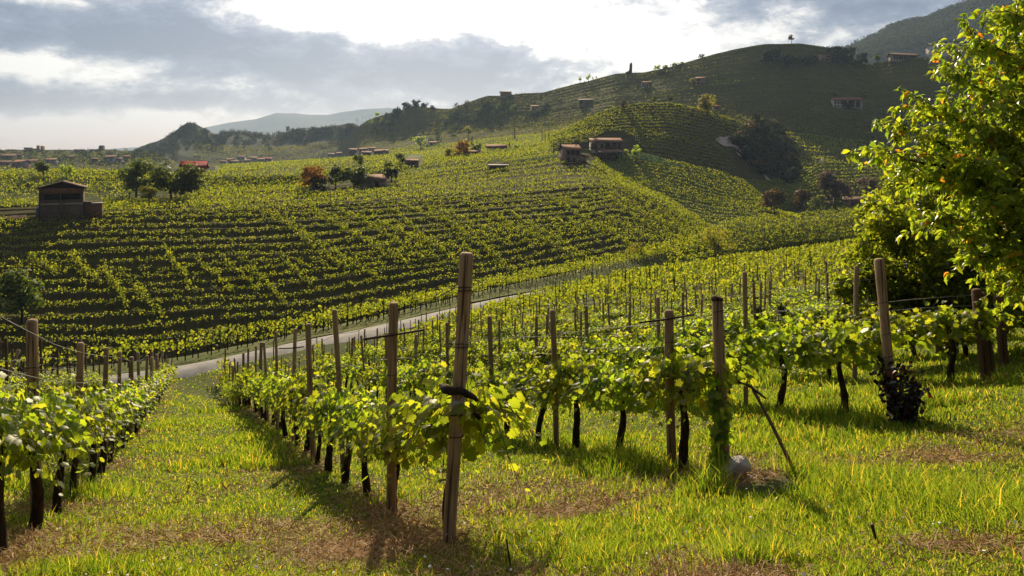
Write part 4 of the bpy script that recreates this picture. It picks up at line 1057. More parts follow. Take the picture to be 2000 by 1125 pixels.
# ---------------------------------------------------------------- trees farther off
FT = {}
def ftree(name, label, px, py, w, h, m, group=None, shape='round', n=700, tr=.3, seed=None, card=1.0):
    g0 = at(px, py)
    if g0 is None: print('no ground', label); return
    sc = g0.y / F; Wd, H = w * sc, h * sc
    r = np.random.default_rng(int(px * 7 + py) if seed is None else seed)
    root = empty(name, (g0.x, g0.y, g0.z - .1))
    tk = MB(); lf = MB()
    if shape == 'bush': tr = .05
    th = H * (tr + .35)
    tk.add(*tube(np.array([(0, 0, -.5), (r.normal(0, .02) * H, 0, th * .5), (r.normal(0, .04) * H, 0, th)]), [max(.03 * H, .05), max(.022 * H, .04), .012 * H], 7))
    lumps = []
    if shape in ('round', 'bush'):
        k = 12
        for i in range(k):
            a = r.uniform(0, 2 * np.pi); q = r.uniform(.1, 1) ** .5
            z = H * (tr + (1 - tr) * (.22 + .62 * r.random()))
            f = 1 - ((z / H - tr) / (1 - tr) - .45) ** 2 * 1.6
            rr = Wd * r.uniform(.15, .24)
            lumps.append((np.cos(a) * q * Wd * .34 * f, np.sin(a) * q * Wd * .34 * f, z, rr))
    elif shape == 'cone':
        for i in range(9):
            u = i / 8; lumps.append((0, 0, H * (tr * .4 + (1 - tr * .4) * u * .95), Wd * .5 * (1 - u) + .04 * Wd))
    elif shape == 'column':
        for i in range(8):
            u = (i + .5) / 8; lumps.append((0, 0, H * (.08 + .9 * u), Wd * .5 * math.sin(math.pi * (.12 + .8 * u)) ** .6))
    for (x, y, z, rr) in lumps[:8]:
        if shape in ('round', 'bush'): tk.add(*tube(np.array([(0, 0, th * .6), (x * .5, y * .5, (th * .6 + z) * .5), (x, y, z)]), [.012 * H, .009 * H, .004 * H], 5, cap=False))
    ll = np.array(lumps); k = r.integers(0, len(ll), n)
    u = r.normal(size=(n, 3)); u /= np.linalg.norm(u, axis=1)[:, None]
    q = r.uniform(.35, 1.1, n) if shape != 'cone' else r.uniform(.5, 1.1, n)
    zs = .85 if shape in ('round', 'bush') else .5
    c = ll[k, :3] + u * (ll[k, 3] * q)[:, None] * np.array([1, 1, zs])
    c[:, 2] = np.maximum(c[:, 2], .02 * H)
    s = r.uniform(.6, 1.4, n) * card * max(.085 * Wd * (700 / n) ** .4, .16)
    lf.add(*stamp(KV, KF, c, u * .8 + r.normal(0, .5, (n, 3)) + np.array([0, 0, .35]), r.normal(0, .6, (n, 3)) + np.array([0, 0, -.4]), s))
    tk.obj('trunk', M['tree_bark'], root, smooth=True); lf.obj('crown', M[m], root)
    return tag(root, label, 'tree' if shape != 'bush' else 'bush', group)
T_ = 'trees on the terraces'
ftree('broadleaf_tree', 'tall leafy tree standing left of its wider neighbour behind the tiled shed', 266, 388, 78, 84, 'tree_leaf', T_, n=1500, tr=.12)
ftree('broadleaf_tree', 'widest leafy tree on the terrace behind the tiled shed', 334, 394, 112, 84, 'tree_leaf', T_, n=1900, tr=.10)
ftree('broadleaf_tree', 'small pale tree at the foot of the wide leafy tree', 289, 400, 38, 36, 'yellow_leaf', T_, n=500, tr=.2)
ftree('broadleaf_tree', 'round green tree on the far left terrace', 84, 350, 36, 38, 'tree_leaf', T_, n=700, tr=.3)
ftree('broadleaf_tree', 'small dark tree right of the round green tree on the far left terrace', 130, 352, 26, 32, 'dark_leaf', T_, n=500, tr=.3)
ftree('broadleaf_tree', 'orange leaved tree beside the white globe lamp', 613, 374, 58, 52, 'orange_leaf', T_, n=1100, tr=.05)
ftree('bush', 'near black bush in front of the orange tree', 622, 377, 40, 32, 'conifer_leaf', T_, 'bush', n=700)
ftree('conifer_tree', 'dark upright tree right of the orange tree', 656, 366, 40, 48, 'conifer_leaf', T_, n=900, tr=.05)
ftree('willow_tree', 'soft green willow left of the barn with the orange roof', 692, 370, 62, 48, 'tree_leaf', T_, n=1100, tr=.15)
ftree('conifer_tree', 'dark tree standing right behind the barn with the orange roof', 765, 358, 34, 50, 'conifer_leaf', T_, n=900, tr=.1)
ftree('broadleaf_tree', 'green tree in front of the hamlet roofs', 700, 327, 26, 26, 'tree_leaf', T_, n=500, tr=.15)
ftree('broadleaf_tree', 'pale green tree left of the small shed with orange roof', 781, 324, 26, 26, 'tree_leaf', T_, n=500, tr=.2)
ftree('broadleaf_tree', 'bright orange tree in the middle of the valley', 905, 306, 38, 34, 'orange_leaf', T_, n=800, tr=.05)
ftree('broadleaf_tree', 'yellowish tree left of the bright orange valley tree', 878, 308, 30, 20, 'yellow_leaf', T_, n=500, tr=.1)
ftree('conifer_tree', 'slim dark conifer right above the bright orange valley tree', 922, 290, 10, 24, 'conifer_leaf', T_, 'cone', n=300)
ftree('conifer_tree', 'squat dark conifer right of the bright orange valley tree', 931, 302, 24, 24, 'conifer_leaf', T_, n=400, tr=.05)
ftree('broadleaf_tree', 'dark twin crowned tree under two white globes on the valley floor', 822, 290, 30, 28, 'dark_leaf', T_, n=600, tr=.1)
ftree('broadleaf_tree', 'small yellow tree below the wooded ridge', 915, 272, 20, 28, 'yellow_leaf', T_, n=400, tr=.35)
ftree('conifer_tree', 'lone pointed conifer on the slope below the stone hut on the skyline', 1005, 272, 9, 40, 'conifer_leaf', T_, 'cone', n=400)
ftree('broadleaf_tree', 'dark shrubby tree just left of the cypress trio', 1010, 292, 18, 12, 'dark_leaf', T_, 'bush', n=250)
ftree('conifer_tree', 'small dark conifer above the low house right of the orange valley tree', 995, 291, 7, 14, 'conifer_leaf', T_, 'cone', n=200)
for i, (x, y, h) in enumerate(((1059, 275, 20), (1065, 275, 22), (1072, 271, 24))):
    ftree('cypress_tree', ('leftmost of three cypresses beside the pale bend of the path', 'middle one of three cypresses beside the pale bend of the path', 'tallest and rightmost of three cypresses beside the pale bend of the path')[i], x, y, 5, h, 'conifer_leaf', 'cypresses beside the path', 'column', n=260)
ftree('cypress_tree', 'single dark cypress lower down the path behind the tiled house', 1094, 288, 5, 16, 'conifer_leaf', 'cypresses beside the path', 'column', n=200)
for i, (x, y, h) in enumerate(((1290, 318, 10), (1319, 322, 12), (1361, 327, 12))):
    ftree('cypress_tree', f'{ORD[i]} small cypress from the left along the sunlit spur', x, y, 4.5, h + 4, 'conifer_leaf', 'cypresses on the spur', 'column', n=160)
ftree('broadleaf_tree', 'grey leaved tree against the left end of the stone farmhouse', 1163, 303, 26, 36, 'grey_leaf', T_, n=700, tr=.1)
ftree('round_bush', 'clipped round tree at the right end of the stone farmhouse', 1222, 309, 20, 19, 'dark_leaf', T_, n=600, tr=.05)
ftree('broadleaf_tree', 'taller rounded tree right of the clipped round tree', 1243, 311, 22, 30, 'dark_leaf', T_, n=700, tr=.12)
ftree('cypress_tree', 'dark cypress at the right side of the farmhouse garden', 1253, 314, 7, 22, 'conifer_leaf', T_, 'column', n=250)
ftree('broadleaf_tree', 'greyish tree on the left shoulder of the rounded hill', 1218, 212, 20, 20, 'grey_leaf', T_, n=500, tr=.1)
ftree('broadleaf_tree', 'left one of two small trees on top of the rounded hill', 1277, 205, 15, 20, 'tree_leaf', T_, n=450, tr=.25)
ftree('broadleaf_tree', 'right one of two small trees on top of the rounded hill', 1308, 205, 19, 22, 'tree_leaf', T_, n=500, tr=.2)
ftree('broadleaf_tree', 'spreading yellow green tree beside the small red roof', 1382, 228, 44, 44, 'yellow_leaf', T_, n=900, tr=.2)
ftree('broadleaf_tree', 'dark bushy topped tree at the head of the wooded gully', 1477, 252, 22, 34, 'conifer_leaf', T_, n=500, tr=.35)
ftree('broadleaf_tree', 'bronze leaved tree left of its twin above the roadside vines', 1512, 418, 54, 50, 'bronze_leaf', 'trees above the roadside vines', n=1200, tr=.15)
ftree('broadleaf_tree', 'dark bronze tree right of its twin above the roadside vines', 1564, 414, 46, 48, 'bronze_leaf', 'trees above the roadside vines', n=1100, tr=.15)
ftree('broadleaf_tree', 'silvery grey tree with the widest crown above the roadside vines', 1632, 412, 72, 82, 'grey_leaf', 'trees above the roadside vines', n=1700, tr=.2)
ftree('broadleaf_tree', 'silvery grey tree nearest the big leafy tree on the right', 1692, 408, 50, 68, 'grey_leaf', 'trees above the roadside vines', n=1300, tr=.25)
ftree('bush', 'low green bush between the bronze tree and the silvery tree', 1592, 412, 26, 30, 'tree_leaf', 'trees above the roadside vines', 'bush', n=500)
ftree('bush', 'feathery pale shrub at the left end of the upper roadside vines', 1402, 497, 78, 60, 'yellow_leaf', None, 'bush', n=1600, card=.55)
ftree('bush', 'small feathery shrub left of the larger roadside shrub', 1238, 505, 44, 34, 'yellow_leaf', None, 'bush', n=900, card=.55)
ftree('broadleaf_tree', 'pale leafy tree in the shaded corner at the far left of the hillside', 42, 642, 96, 118, 'tree_leaf', None, n=1800, tr=.25)
for i, (x, y, w, h, m) in enumerate(((1133, 164, 9, 17, 'dark_leaf'), (1149, 162, 12, 19, 'dark_leaf'), (1158, 158, 5, 9, 'dark_leaf'), (1164, 156, 4, 9, 'dark_leaf'))):
    ftree('broadleaf_tree', f'{ORD[i]} from the left of four small trees on the ridge line left of the tower', x, y, w, h, m, 'trees along the skyline', n=260, tr=.3)
ftree('broadleaf_tree', 'lone thin trunked tree on the very top of the ridge', 1546, 86, 15, 19, 'bronze_leaf', 'trees along the skyline', n=300, tr=.35)
ftree('bush', 'dark rounded bush on the skyline left of the highest crest', 1370, 115, 13, 10, 'conifer_leaf', 'trees along the skyline', 'bush', n=250)
for i, (x, y, w, h) in enumerate(((1283, 138, 15, 12), (1301, 135, 15, 9), (1320, 130, 9, 8), (1332, 127, 10, 8))):
    ftree('bush', f'{ORD[i]} from the left of four low bushes right of the tower on the skyline', x, y, w, h, 'dark_leaf', 'bushes along the skyline', 'bush', n=220)
for i, (x, y, w, h, m) in enumerate(((562, 260, 11, 17, 'conifer_leaf'), (571, 260, 7, 12, 'conifer_leaf'), (582, 259, 9, 8, 'dark_leaf'), (612, 255, 12, 8, 'tree_leaf'), (697, 240, 10, 10, 'tree_leaf'), (708, 236, 4, 10, 'conifer_leaf'), (714, 235, 3.5, 9, 'conifer_leaf'), (722, 232, 3.5, 9, 'conifer_leaf'), (738, 229, 12, 11, 'dark_leaf'), (755, 226, 10, 6, 'conifer_leaf'))):
    ftree('broadleaf_tree' if w > 5 else 'cypress_tree', f'{ORD[i]} tree from the left along the crest of the dark wooded shoulder', x, y, w, h, m, 'trees on the wooded shoulder', 'round' if w > 5 else 'column', n=240, tr=.1)
for i, (x, y, w, h) in enumerate(((795, 216, 26, 16), (812, 211, 22, 18), (830, 213, 18, 12), (845, 214, 14, 8), (775, 224, 24, 14))):
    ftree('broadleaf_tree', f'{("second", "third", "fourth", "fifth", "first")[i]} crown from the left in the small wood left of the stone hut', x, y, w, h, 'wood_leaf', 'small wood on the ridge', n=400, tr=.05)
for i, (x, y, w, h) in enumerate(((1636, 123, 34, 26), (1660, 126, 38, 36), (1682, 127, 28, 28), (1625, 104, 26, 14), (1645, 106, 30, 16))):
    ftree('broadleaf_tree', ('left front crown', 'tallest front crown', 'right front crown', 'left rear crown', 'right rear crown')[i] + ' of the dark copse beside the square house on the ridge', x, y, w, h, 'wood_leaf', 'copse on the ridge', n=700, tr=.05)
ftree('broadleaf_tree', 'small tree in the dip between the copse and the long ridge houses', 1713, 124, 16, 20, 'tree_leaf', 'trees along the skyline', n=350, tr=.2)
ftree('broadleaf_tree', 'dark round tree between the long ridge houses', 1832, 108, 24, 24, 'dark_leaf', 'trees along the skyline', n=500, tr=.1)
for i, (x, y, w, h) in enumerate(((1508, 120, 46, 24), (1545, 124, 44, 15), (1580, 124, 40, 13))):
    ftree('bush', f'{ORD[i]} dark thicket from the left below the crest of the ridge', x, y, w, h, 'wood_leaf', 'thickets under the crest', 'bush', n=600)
ftree('broadleaf_tree', 'small tree just above the left end of the long white house', 1632, 197, 14, 18, 'tree_leaf', None, n=300, tr=.3)
ftree('broadleaf_tree', 'small dark tree above the right end of the long white house', 1688, 192, 9, 18, 'dark_leaf', None, n=260, tr=.35)
ftree('bush', 'dark bush in front of the long white house', 1656, 212, 22, 12, 'conifer_leaf', None, 'bush', n=260)
ftree('broadleaf_tree', 'round yellow tree against the left of the pink house on the slope', 1352, 164, 14, 13, 'yellow_leaf', None, n=350, tr=.1)

# woods that read as one mass
def wood(name, label, spots, m, n=130):
    lf, tk = MB(), MB(); r = np.random.default_rng(len(spots))
    for (px, py, w, h) in spots:
        g0 = at(px, py)
        if g0 is None or g0.y > 1500: continue
        sc = g0.y / F; Wd, H = w * sc, h * sc
        u = r.normal(size=(n, 3)); u /= np.linalg.norm(u, axis=1)[:, None]
        c = np.array(g0) + np.array([0, 0, H * .5]) + u * np.array([Wd * .5, Wd * .5, H * .5]) * r.uniform(.6, 1.1, (n, 1)) + r.normal(0, .06, (n, 3)) * Wd
        lf.add(*stamp(KV, KF, c, u + r.normal(0, .4, (n, 3)), r.normal(0, .6, (n, 3)) + np.array([0, 0, -.4]), r.uniform(.6, 1.4, n) * Wd * .17), int(r.random() < .22))
        tk.add(*tube(np.array([(g0.x, g0.y, g0.z - 1), (g0.x, g0.y, g0.z + H * .6)]), [H * .04, H * .02], 5))
    o = MB(); o.v, o.f, o.m, o.n = lf.v + tk.v, lf.f + [x + lf.n for x in tk.f], lf.m + [x + 2 for x in tk.m], lf.n + tk.n
    return tag(o.obj(name, [M[m[0]], M[m[1]], M['tree_bark']]), label, 'wood', None, 'stuff')
r = np.random.default_rng(9)
sp = []
poly = np.array([(1432, 282), (1440, 262), (1470, 254), (1496, 246), (1522, 254), (1540, 285), (1562, 322), (1552, 350), (1512, 352), (1478, 332)], float)
def inside(x, y):
    c = False
    for (x1, y1), (x2, y2) in zip(poly, np.roll(poly, -1, 0)):
        if (y1 > y) != (y2 > y) and x < (x2 - x1) * (y - y1) / (y2 - y1) + x1: c = not c
    return c
while len(sp) < 150:
    x, y = r.uniform(1430, 1565), r.uniform(244, 354)
    if inside(x, y): sp.append((x, y + 6, r.uniform(17, 28), r.uniform(18, 28)))
wood('gully_wood', 'dark thicket of trees filling the gully beside the rounded hill', sp, ('wood_leaf', 'bronze_leaf'), 150)
sp = [(r.uniform(240, 440), 0, 0, 0) for i in range(420)]
crest = np.array([(230, 302), (250, 299), (270, 292), (300, 279), (330, 265), (352, 249), (366, 241), (378, 241), (400, 252), (420, 265), (440, 261)])
sp = [(x, np.interp(x, crest[:, 0], crest[:, 1]) + (r.random() ** 1.3) * np.interp(x, [240, 366, 440], [10, 52, 26]) + 3, r.uniform(5, 9), r.uniform(5, 8.5)) for x, *_ in sp]
sp += [(x, np.interp(x, [440, 480, 500, 540, 560, 640, 760], [261, 260, 265, 265, 260, 252, 243]) + r.random() ** 2 * 32 * (.4 + .6 * math.sin(x * .05) ** 2), r.uniform(6, 10), r.uniform(6, 10)) for x in r.uniform(430, 690, 240)]
wood('hill_wood', 'dark woods covering the pointed hill and its shoulder', sp, ('wood_leaf', 'wood_leaf'), 60)
sp = [(x, 296 + r.random() * 30, r.uniform(6, 12), r.uniform(5, 10)) for x in r.uniform(-60, 330, 260)]
wood('village_wood', 'trees and hedges around the far left village', sp, ('wood_leaf', 'tree_leaf'), 60)
sp = []
for x0, y0, x1, y1, k in ((770, 228, 730, 262, 26), (905, 205, 880, 262, 26), (1010, 190, 960, 250, 20), (1330, 128, 1290, 148, 10), (880, 222, 840, 285, 22), (960, 200, 915, 240, 22), (1090, 200, 1010, 250, 16)):
    for i in range(k):
        u = r.random(); sp.append((x0 + (x1 - x0) * u + r.normal(0, 8), y0 + (y1 - y0) * u + r.normal(0, 4), r.uniform(7, 14), r.uniform(6, 11)))
wood('ridge_scrub', 'strips of scrub in the folds of the long ridge', sp, ('wood_leaf', 'tree_leaf'), 70)
# the mountain forest: crowns over the whole face
sp = []
lf = MB(); G = L['mountain']['G']; k = 3600
v = r.uniform(.35, 1, k); px = r.uniform(1640, 2050, k)
c0 = at_loft(L['mountain'], v, px)
n = 26
u = r.normal(size=(k, n, 3)); u /= np.linalg.norm(u, axis=2)[..., None]
R0 = r.uniform(3.5, 7, (k, 1, 1))
c = (c0[:, None] + np.array([0, 0, 2.0]) + u * R0 * np.array([1, 1, .9])).reshape(-1, 3)
lf.add(*stamp(KV, KF, c, u.reshape(-1, 3) + r.normal(0, .4, (k * n, 3)), r.normal(0, .7, (k * n, 3)), r.uniform(1.5, 3.2, k * n)))
tag(lf.obj('mountain_wood', M['mountain_leaf']), 'woods clothing the big mountain', 'wood', None, 'stuff')
# ---------------------------------------------------------------- buildings
def house(name, label, px, py, w, h, yaw=0, depth=.8, roof='x', rise=.28, wall='plaster', tiles='tiles', opens=(), sink=.6, cat='house', over=.06, group=None, gable=None):
    """w, h: front wall in photo pixels; opens: (x0, x1, z0, z1, kind) in fractions of the front wall, recessed for real"""
    g0 = at(px, py)
    if g0 is None: print('no ground', label); return
    sc = g0.y / F; Wd, H = w * sc, h * sc; D = Wd * depth; t = .035 * Wd + .08
    root = empty(name, (g0.x, g0.y, g0.z), R(yaw))
    b = MB()
    xs = sorted({0, 1, *[o[0] for o in opens], *[o[1] for o in opens]}); zs = sorted({0, 1, *[o[2] for o in opens], *[o[3] for o in opens]})
    X = lambda f: (f - .5) * Wd
    for i in range(len(xs) - 1):
        for j in range(len(zs) - 1):
            cx, cz = (xs[i] + xs[i + 1]) / 2, (zs[j] + zs[j + 1]) / 2
            if any(o[0] < cx < o[1] and o[2] < cz < o[3] for o in opens): continue
            b.add(*box(X(xs[i]), X(xs[i + 1]), 0, t, zs[j] * H if j else -sink * H, zs[j + 1] * H))
    b.add(*box(X(0), X(0) + t, t, D, -sink * H, H)).add(*box(X(1) - t, X(1), t, D, -sink * H, H)).add(*box(X(0), X(1), D, D + t, -sink * H, H))
    rh = rise * (D if roof == 'x' else Wd) * .5
    ov = over * Wd
    rf = MB()
    th = .02 * Wd + .05
    def slab(a, bb, c, d):
        q = np.array([a, bb, c, d], float); up = np.array([0, 0, th])
        rf.add(np.concatenate([q, q + up]), BOXF)
    if roof == 'x':
        yc = (D + t) / 2
        s = rh / yc
        slab((X(0) - ov, -ov, H - s * ov), (X(1) + ov, -ov, H - s * ov), (X(1) + ov, yc, H + rh), (X(0) - ov, yc, H + rh))
        slab((X(0) - ov, yc + .004, H + rh), (X(1) + ov, yc + .004, H + rh), (X(1) + ov, D + t + ov, H - s * ov), (X(0) - ov, D + t + ov, H - s * ov))
        for x in (X(0), X(1) - t):
            b.add(np.array([(x, 0.002, H), (x, D + t - .002, H), (x, yc, H + rh - .004), (x + t, .002, H), (x + t, D + t - .002, H), (x + t, yc, H + rh - .004)]), [np.array([[0, 1, 2], [3, 5, 4]]), np.array([[0, 2, 5, 3], [1, 4, 5, 2]])])
    elif roof == 'y':
        s = rh / (Wd / 2)
        slab((X(0) - ov, -ov, H - s * ov), (0, -ov, H + rh), (0, D + t + ov, H + rh), (X(0) - ov, D + t + ov, H - s * ov))
        slab((.004, -ov, H + rh), (X(1) + ov, -ov, H - s * ov), (X(1) + ov, D + t + ov, H - s * ov), (.004, D + t + ov, H + rh))
        gb = MB() if gable else b
        for y in ((0,) if gable else (0, D)): gb.add(np.array([(X(0) + .002, y, H), (X(1) - .002, y, H), (0, y, H + rh - .004), (X(0) + .002, y + t, H), (X(1) - .002, y + t, H), (0, y + t, H + rh - .004)]), [np.array([[0, 1, 2], [3, 5, 4]]), np.array([[0, 2, 5, 3], [1, 4, 5, 2]])])
        if gable:
            gb.obj('gable', M[gable], root); b.add(*box(X(0) + .01, X(1) - .01, D - .3, D - .02, H, H + .2))
    else:                                         # single slope falling to the front
        slab((X(0) - ov, -ov, H), (X(1) + ov, -ov, H), (X(1) + ov, D + t + ov, H + rh), (X(0) - ov, D + t + ov, H + rh))
    b.obj('wall', M[wall], root)
    ro = rf.obj('roof', M[tiles], root)
    for (x0, x1, z0, z1, kd) in opens:
        dp = {'window': .5 * t, 'door': .6 * t, 'loggia': .28 * D}.get(kd, .5 * t)
        o = MB().add(*box(X(x0) - .5 * t * (kd == 'loggia'), X(x1) + .5 * t * (kd == 'loggia'), max(dp, t + .01), max(dp, t + .01) + .05, z0 * H - .02, z1 * H + .02)).obj(kd, M['timber' if kd == 'loggia' else 'interior_shade'], root)
    tag(root, label, cat, group)
    return root, Wd, H, D, t, ro
def part(root, name, shapes, m, parent=None):
    b = MB()
    for s in shapes: b.add(*s)
    return b.obj(name, M[m], parent or root)
# shed on the left shoulder
res = house('tiled_shed', 'grey walled shed with a shallow tiled gable roof above the left end of the hillside', 120, 429, 74, 62, 25, .7, 'y', .30, 'grey_plaster', 'old_tiles',
            [(.10, .47, .63, .80, 'opening'), (.50, .93, .63, .80, 'opening')], cat='shed', over=.07, gable='timber')
root, Wd, H, D, t, ro = res
part(root, 'tile_band', [box(-Wd * .5 - .05, Wd * .5 + .05, -.14, -.003, H * .81, H * .985)], 'tiles')
part(root, 'pilaster', [box(-Wd * .025, Wd * .025, -.09, -.003, -1.2, H * .62)], 'grey_plaster')
part(root, 'ledge', [box(-Wd * .5, -Wd * .03, -.05, -.003, H * .46, H * .52), box(Wd * .03, Wd * .5, -.05, -.003, H * .46, H * .52)], 'plaster')
part(root, 'corner_post', [box(-Wd * .5 - .12, -Wd * .5 - .003, -.1, .2, -1, H)], 'timber')
a_ = MB().add(*box(Wd * .5 + .02, Wd * .95, .3, 2.6, -1.5, H * .46)).obj('annex', M['brick'], root)
MB().add(*box(Wd * .70, Wd * .97, .2, 2.7, H * .465, H * .50)).obj('annex_roof', M['plaster'], a_)
MB().add(*box(Wd * .51, Wd * .695, .2, 2.7, H * .465, H * .545)).obj('annex_parapet', M['old_tiles'], a_)
g0 = at(76, 426); sc = g0.y / F
tk = MB().add(*tube(np.array([(0, 0, -.4), (0, 0, 1.2), (0, 0, 1.75), (0, 0, 2.1), (0, 0, 2.2)]), [.42, .43, .42, .25, .06], 14))
tk.obj('tank', M['blue_metal'], None, smooth=True, loc=(g0.x, g0.y - .3, g0.z)); tag(bpy.data.objects['tank'], 'small bluish tank with a domed top at the left corner of the grey shed', 'tank')
# tiled house on the hill crest
res = house('stone_house', 'two storey stone house with terracotta roof on the crest in front of the farmhouse', 1120, 318, 34, 26, 24, .85, 'x', .62, 'stone_wall', 'tiles',
            [(.06, .28, .04, .42, 'door'), (.45, .62, .08, .36, 'window'), (.36, .62, .56, .94, 'loggia'), (.68, .92, .56, .94, 'loggia'), (.08, .28, .58, .90, 'window')], over=.07)
root, Wd, H, D, t, ro = res
MB().add(*box(Wd * .30, Wd * .38, D * .35, D * .45, H * 1.1, H * 1.42)).obj('chimney', M['plaster'], ro)
ln = part(root, 'lean_to', [box(Wd * .5 + .02, Wd * .5 + 2.6, D * .1, D * .9, -1.5, H * .36)], 'stone_wall')
MB().add(np.concatenate([np.array([(Wd * .5 + .03, -.1, H * .62), (Wd * .5 + 3.6, -.1, H * .40), (Wd * .5 + 3.6, D, H * .40), (Wd * .5 + .03, D, H * .62)]) + np.array([0, 0, dz]) for dz in (0, .18)]), BOXF).obj('lean_to_roof', M['tiles'], ln)
# farmhouse
res = house('stone_farmhouse', 'long stone farmhouse with an open columned upper floor and terracotta roof', 1194, 303, 46, 26, 14, .6, 'x', .5, 'stone_wall', 'tiles',
            [(.04, .14, .52, .82, 'window'), (.22, .46, .50, .95, 'loggia'), (.52, .74, .50, .95, 'loggia'), (.80, .95, .08, .95, 'loggia'), (.10, .19, .05, .36, 'door'), (.30, .38, .10, .36, 'window'), (.46, .54, .10, .36, 'window'), (.60, .68, .10, .36, 'window')], over=.04)
root, Wd, H, D, t, ro = res
part(root, 'railing', [box(-Wd * .27, Wd * .24, -.10, -.003, H * .46, H * .58)], 'timber')
wg = part(root, 'side_wing', [box(-Wd * .78, -Wd * .5 - .02, D * .3, D * .95, -2, H * .95)], 'white_plaster')
MB().add(np.concatenate([np.array([(-Wd * .82, D * .22, H * .93), (-Wd * .47, D * .22, H * .93), (-Wd * .47, D * .98, H * 1.25), (-Wd * .82, D * .98, H * 1.25)]) + np.array([0, 0, dz]) for dz in (0.03, .25)]), BOXF).obj('wing_roof', M['tiles'], wg)
MB().add(*box(-Wd * .73, -Wd * .66, D * .3 - .06, D * .3 - .003, H * .45, H * .75)).add(*box(-Wd * .62, -Wd * .55, D * .3 - .06, D * .3 - .003, H * .45, H * .75)).obj('window', M['interior_shade'], wg)
g0 = at(1188, 306); 
o = empty('open_barn', (g0.x, g0.y - 4, g0.z), R(10)); s = g0.y / F
part(o, 'roof', [(np.concatenate([np.array([(-22 * s, -2, 1.5), (24 * s, -2, 1.9), (24 * s, 3, 2.9), (-22 * s, 3, 2.5)]) + np.array([0, 0, dz]) for dz in (0, .2)]), BOXF)], 'old_tiles')
for x in (-20, -5, 10, 22): part(o, 'pillar', [box(x * s - .12, x * s + .12, -1.7, -1.46, -1, 1.52 + .009 * (x + 20))], 'timber')
part(o, 'wall', [box(-20 * s, 22 * s, 2.4, 2.7, -1, 2.3)], 'timber')
tag(o, 'low open barn with a grey roof in front of the stone farmhouse', 'barn')
# long white house on the ridge
res = house('long_house', 'long white house with open galleries and red roof on the shaded ridge', 1656, 211, 54, 15, -6, .35, 'x', .55, 'white_plaster', 'tiles',
            [(.04, .10, .55, .85, 'window'), (.14, .20, .55, .85, 'window'), (.04, .10, .08, .38, 'window'), (.14, .20, .08, .38, 'window'), (.25, .47, .50, .92, 'loggia'), (.52, .74, .10, .92, 'loggia'), (.78, .95, .10, .92, 'loggia'), (.27, .33, .08, .36, 'window')], over=.02)
part(res[0], 'pink_gallery', [box(res[1] * .22, res[1] * .5, -.05, -.003, res[2] * .0, res[2] * .09)], 'pinkish')
RID = 'buildings on the long ridge'
house('stone_hut', 'pale stone hut standing on the skyline in the middle of the ridge', 989, 189, 20, 9, 12, .7, 'x', .30, 'stone_wall', 'old_tiles', [(.05, .14, .1, .6, 'window')], group=RID)
house('small_house', 'small house with two dark openings below the stone hut on the skyline', 1045, 215, 14, 7, 6, .8, 'x', .45, 'plaster', 'tiles', [(.15, .35, .1, .8, 'door'), (.55, .75, .1, .8, 'door')], group=RID)
house('ruined_house', 'long ruined stone house on the slope left of the tower', 1145, 205, 28, 10, -6, .35, 'x', .3, 'stone_wall', 'plaster', [(.08, .24, .1, .7, 'opening'), (.5, .62, .1, .7, 'opening'), (.72, .85, .2, .8, 'opening')], group=RID)
house('pillared_house', 'white house with a row of pillars on the slope right below the tower', 1262, 170, 17, 9, -4, .6, 'x', .4, 'white_plaster', 'tiles', [(.06, .22, .05, .85, 'loggia'), (.30, .46, .05, .85, 'loggia'), (.54, .70, .05, .85, 'loggia'), (.78, .94, .05, .85, 'loggia')], group=RID)
house('pink_house', 'pinkish two storey house beside the round yellow tree', 1368, 165, 18, 12, -16, .8, 'x', .4, 'pinkish', 'tiles', [(.12, .5, .55, .88, 'loggia'), (.2, .4, .05, .4, 'door'), (.6, .75, .1, .4, 'window')], group=RID)
house('square_house', 'square pink house with a large dark window beside the dark copse', 1613, 119, 21, 13, 4, .8, 'flat', .12, 'pinkish', 'tiles', [(.56, .90, .50, .85, 'window'), (.10, .35, .06, .34, 'window'), (.48, .88, .06, .34, 'window')], group=RID)
house('roofed_shed', 'small shed with a bright red roof right of the spreading yellow tree', 1402, 214, 15, 6, 10, .7, 'x', .4, 'stone_wall', 'red_sheet', [(.3, .6, .1, .7, 'door')], group=RID)
house('ridge_farm', 'low farm with a long open gallery at the right end of the ridge', 1768, 117, 54, 9, 14, .22, 'x', .6, 'plaster', 'old_tiles', [(.03 + .105 * i, .11 + .105 * i, .1, .8, 'loggia') for i in range(9)], group=RID)
house('ridge_villa', 'wide pale villa on the ridge right of the low gallery farm', 1850, 108, 62, 19, 12, .3, 'x', .4, 'plaster', 'old_tiles', [(.1, .17, .3, .65, 'window'), (.3, .37, .3, .65, 'window'), (.5, .57, .3, .65, 'window'), (.72, .79, .3, .65, 'window')], group=RID)
# mid-distance sheds
TER = 'sheds on the terraces'
house('red_roofed_house', 'house with a vivid red roof strip behind the leafy trees on the left', 376, 343, 46, 15, 14, .7, 'x', .75, 'pinkish', 'red_sheet', [(.10, .9, .1, .78, 'loggia')], group=TER)
house('barn', 'stone barn with an orange tiled gable roof between the willow and the dark tree', 740, 366, 34, 16, 40, .9, 'x', .55, 'stone_wall', 'tiles', [(.2, .5, .05, .7, 'door')], group=TER, cat='barn')
house('shed', 'small shed with orange roof left of the vineyard knoll', 806, 325, 24, 10, 20, .7, 'x', .5, 'stone_wall', 'tiles', [(.1, .3, .2, .8, 'window'), (.4, .6, .05, .8, 'door')], group=TER, cat='shed')
house('shed', 'low flat roofed shed alone among the vines in the middle of the hillside', 972, 335, 36, 11, -6, .4, 'flat', .12, 'grey_plaster', 'plaster', [(.08, .5, .1, .8, 'opening')], group=TER, cat='shed')
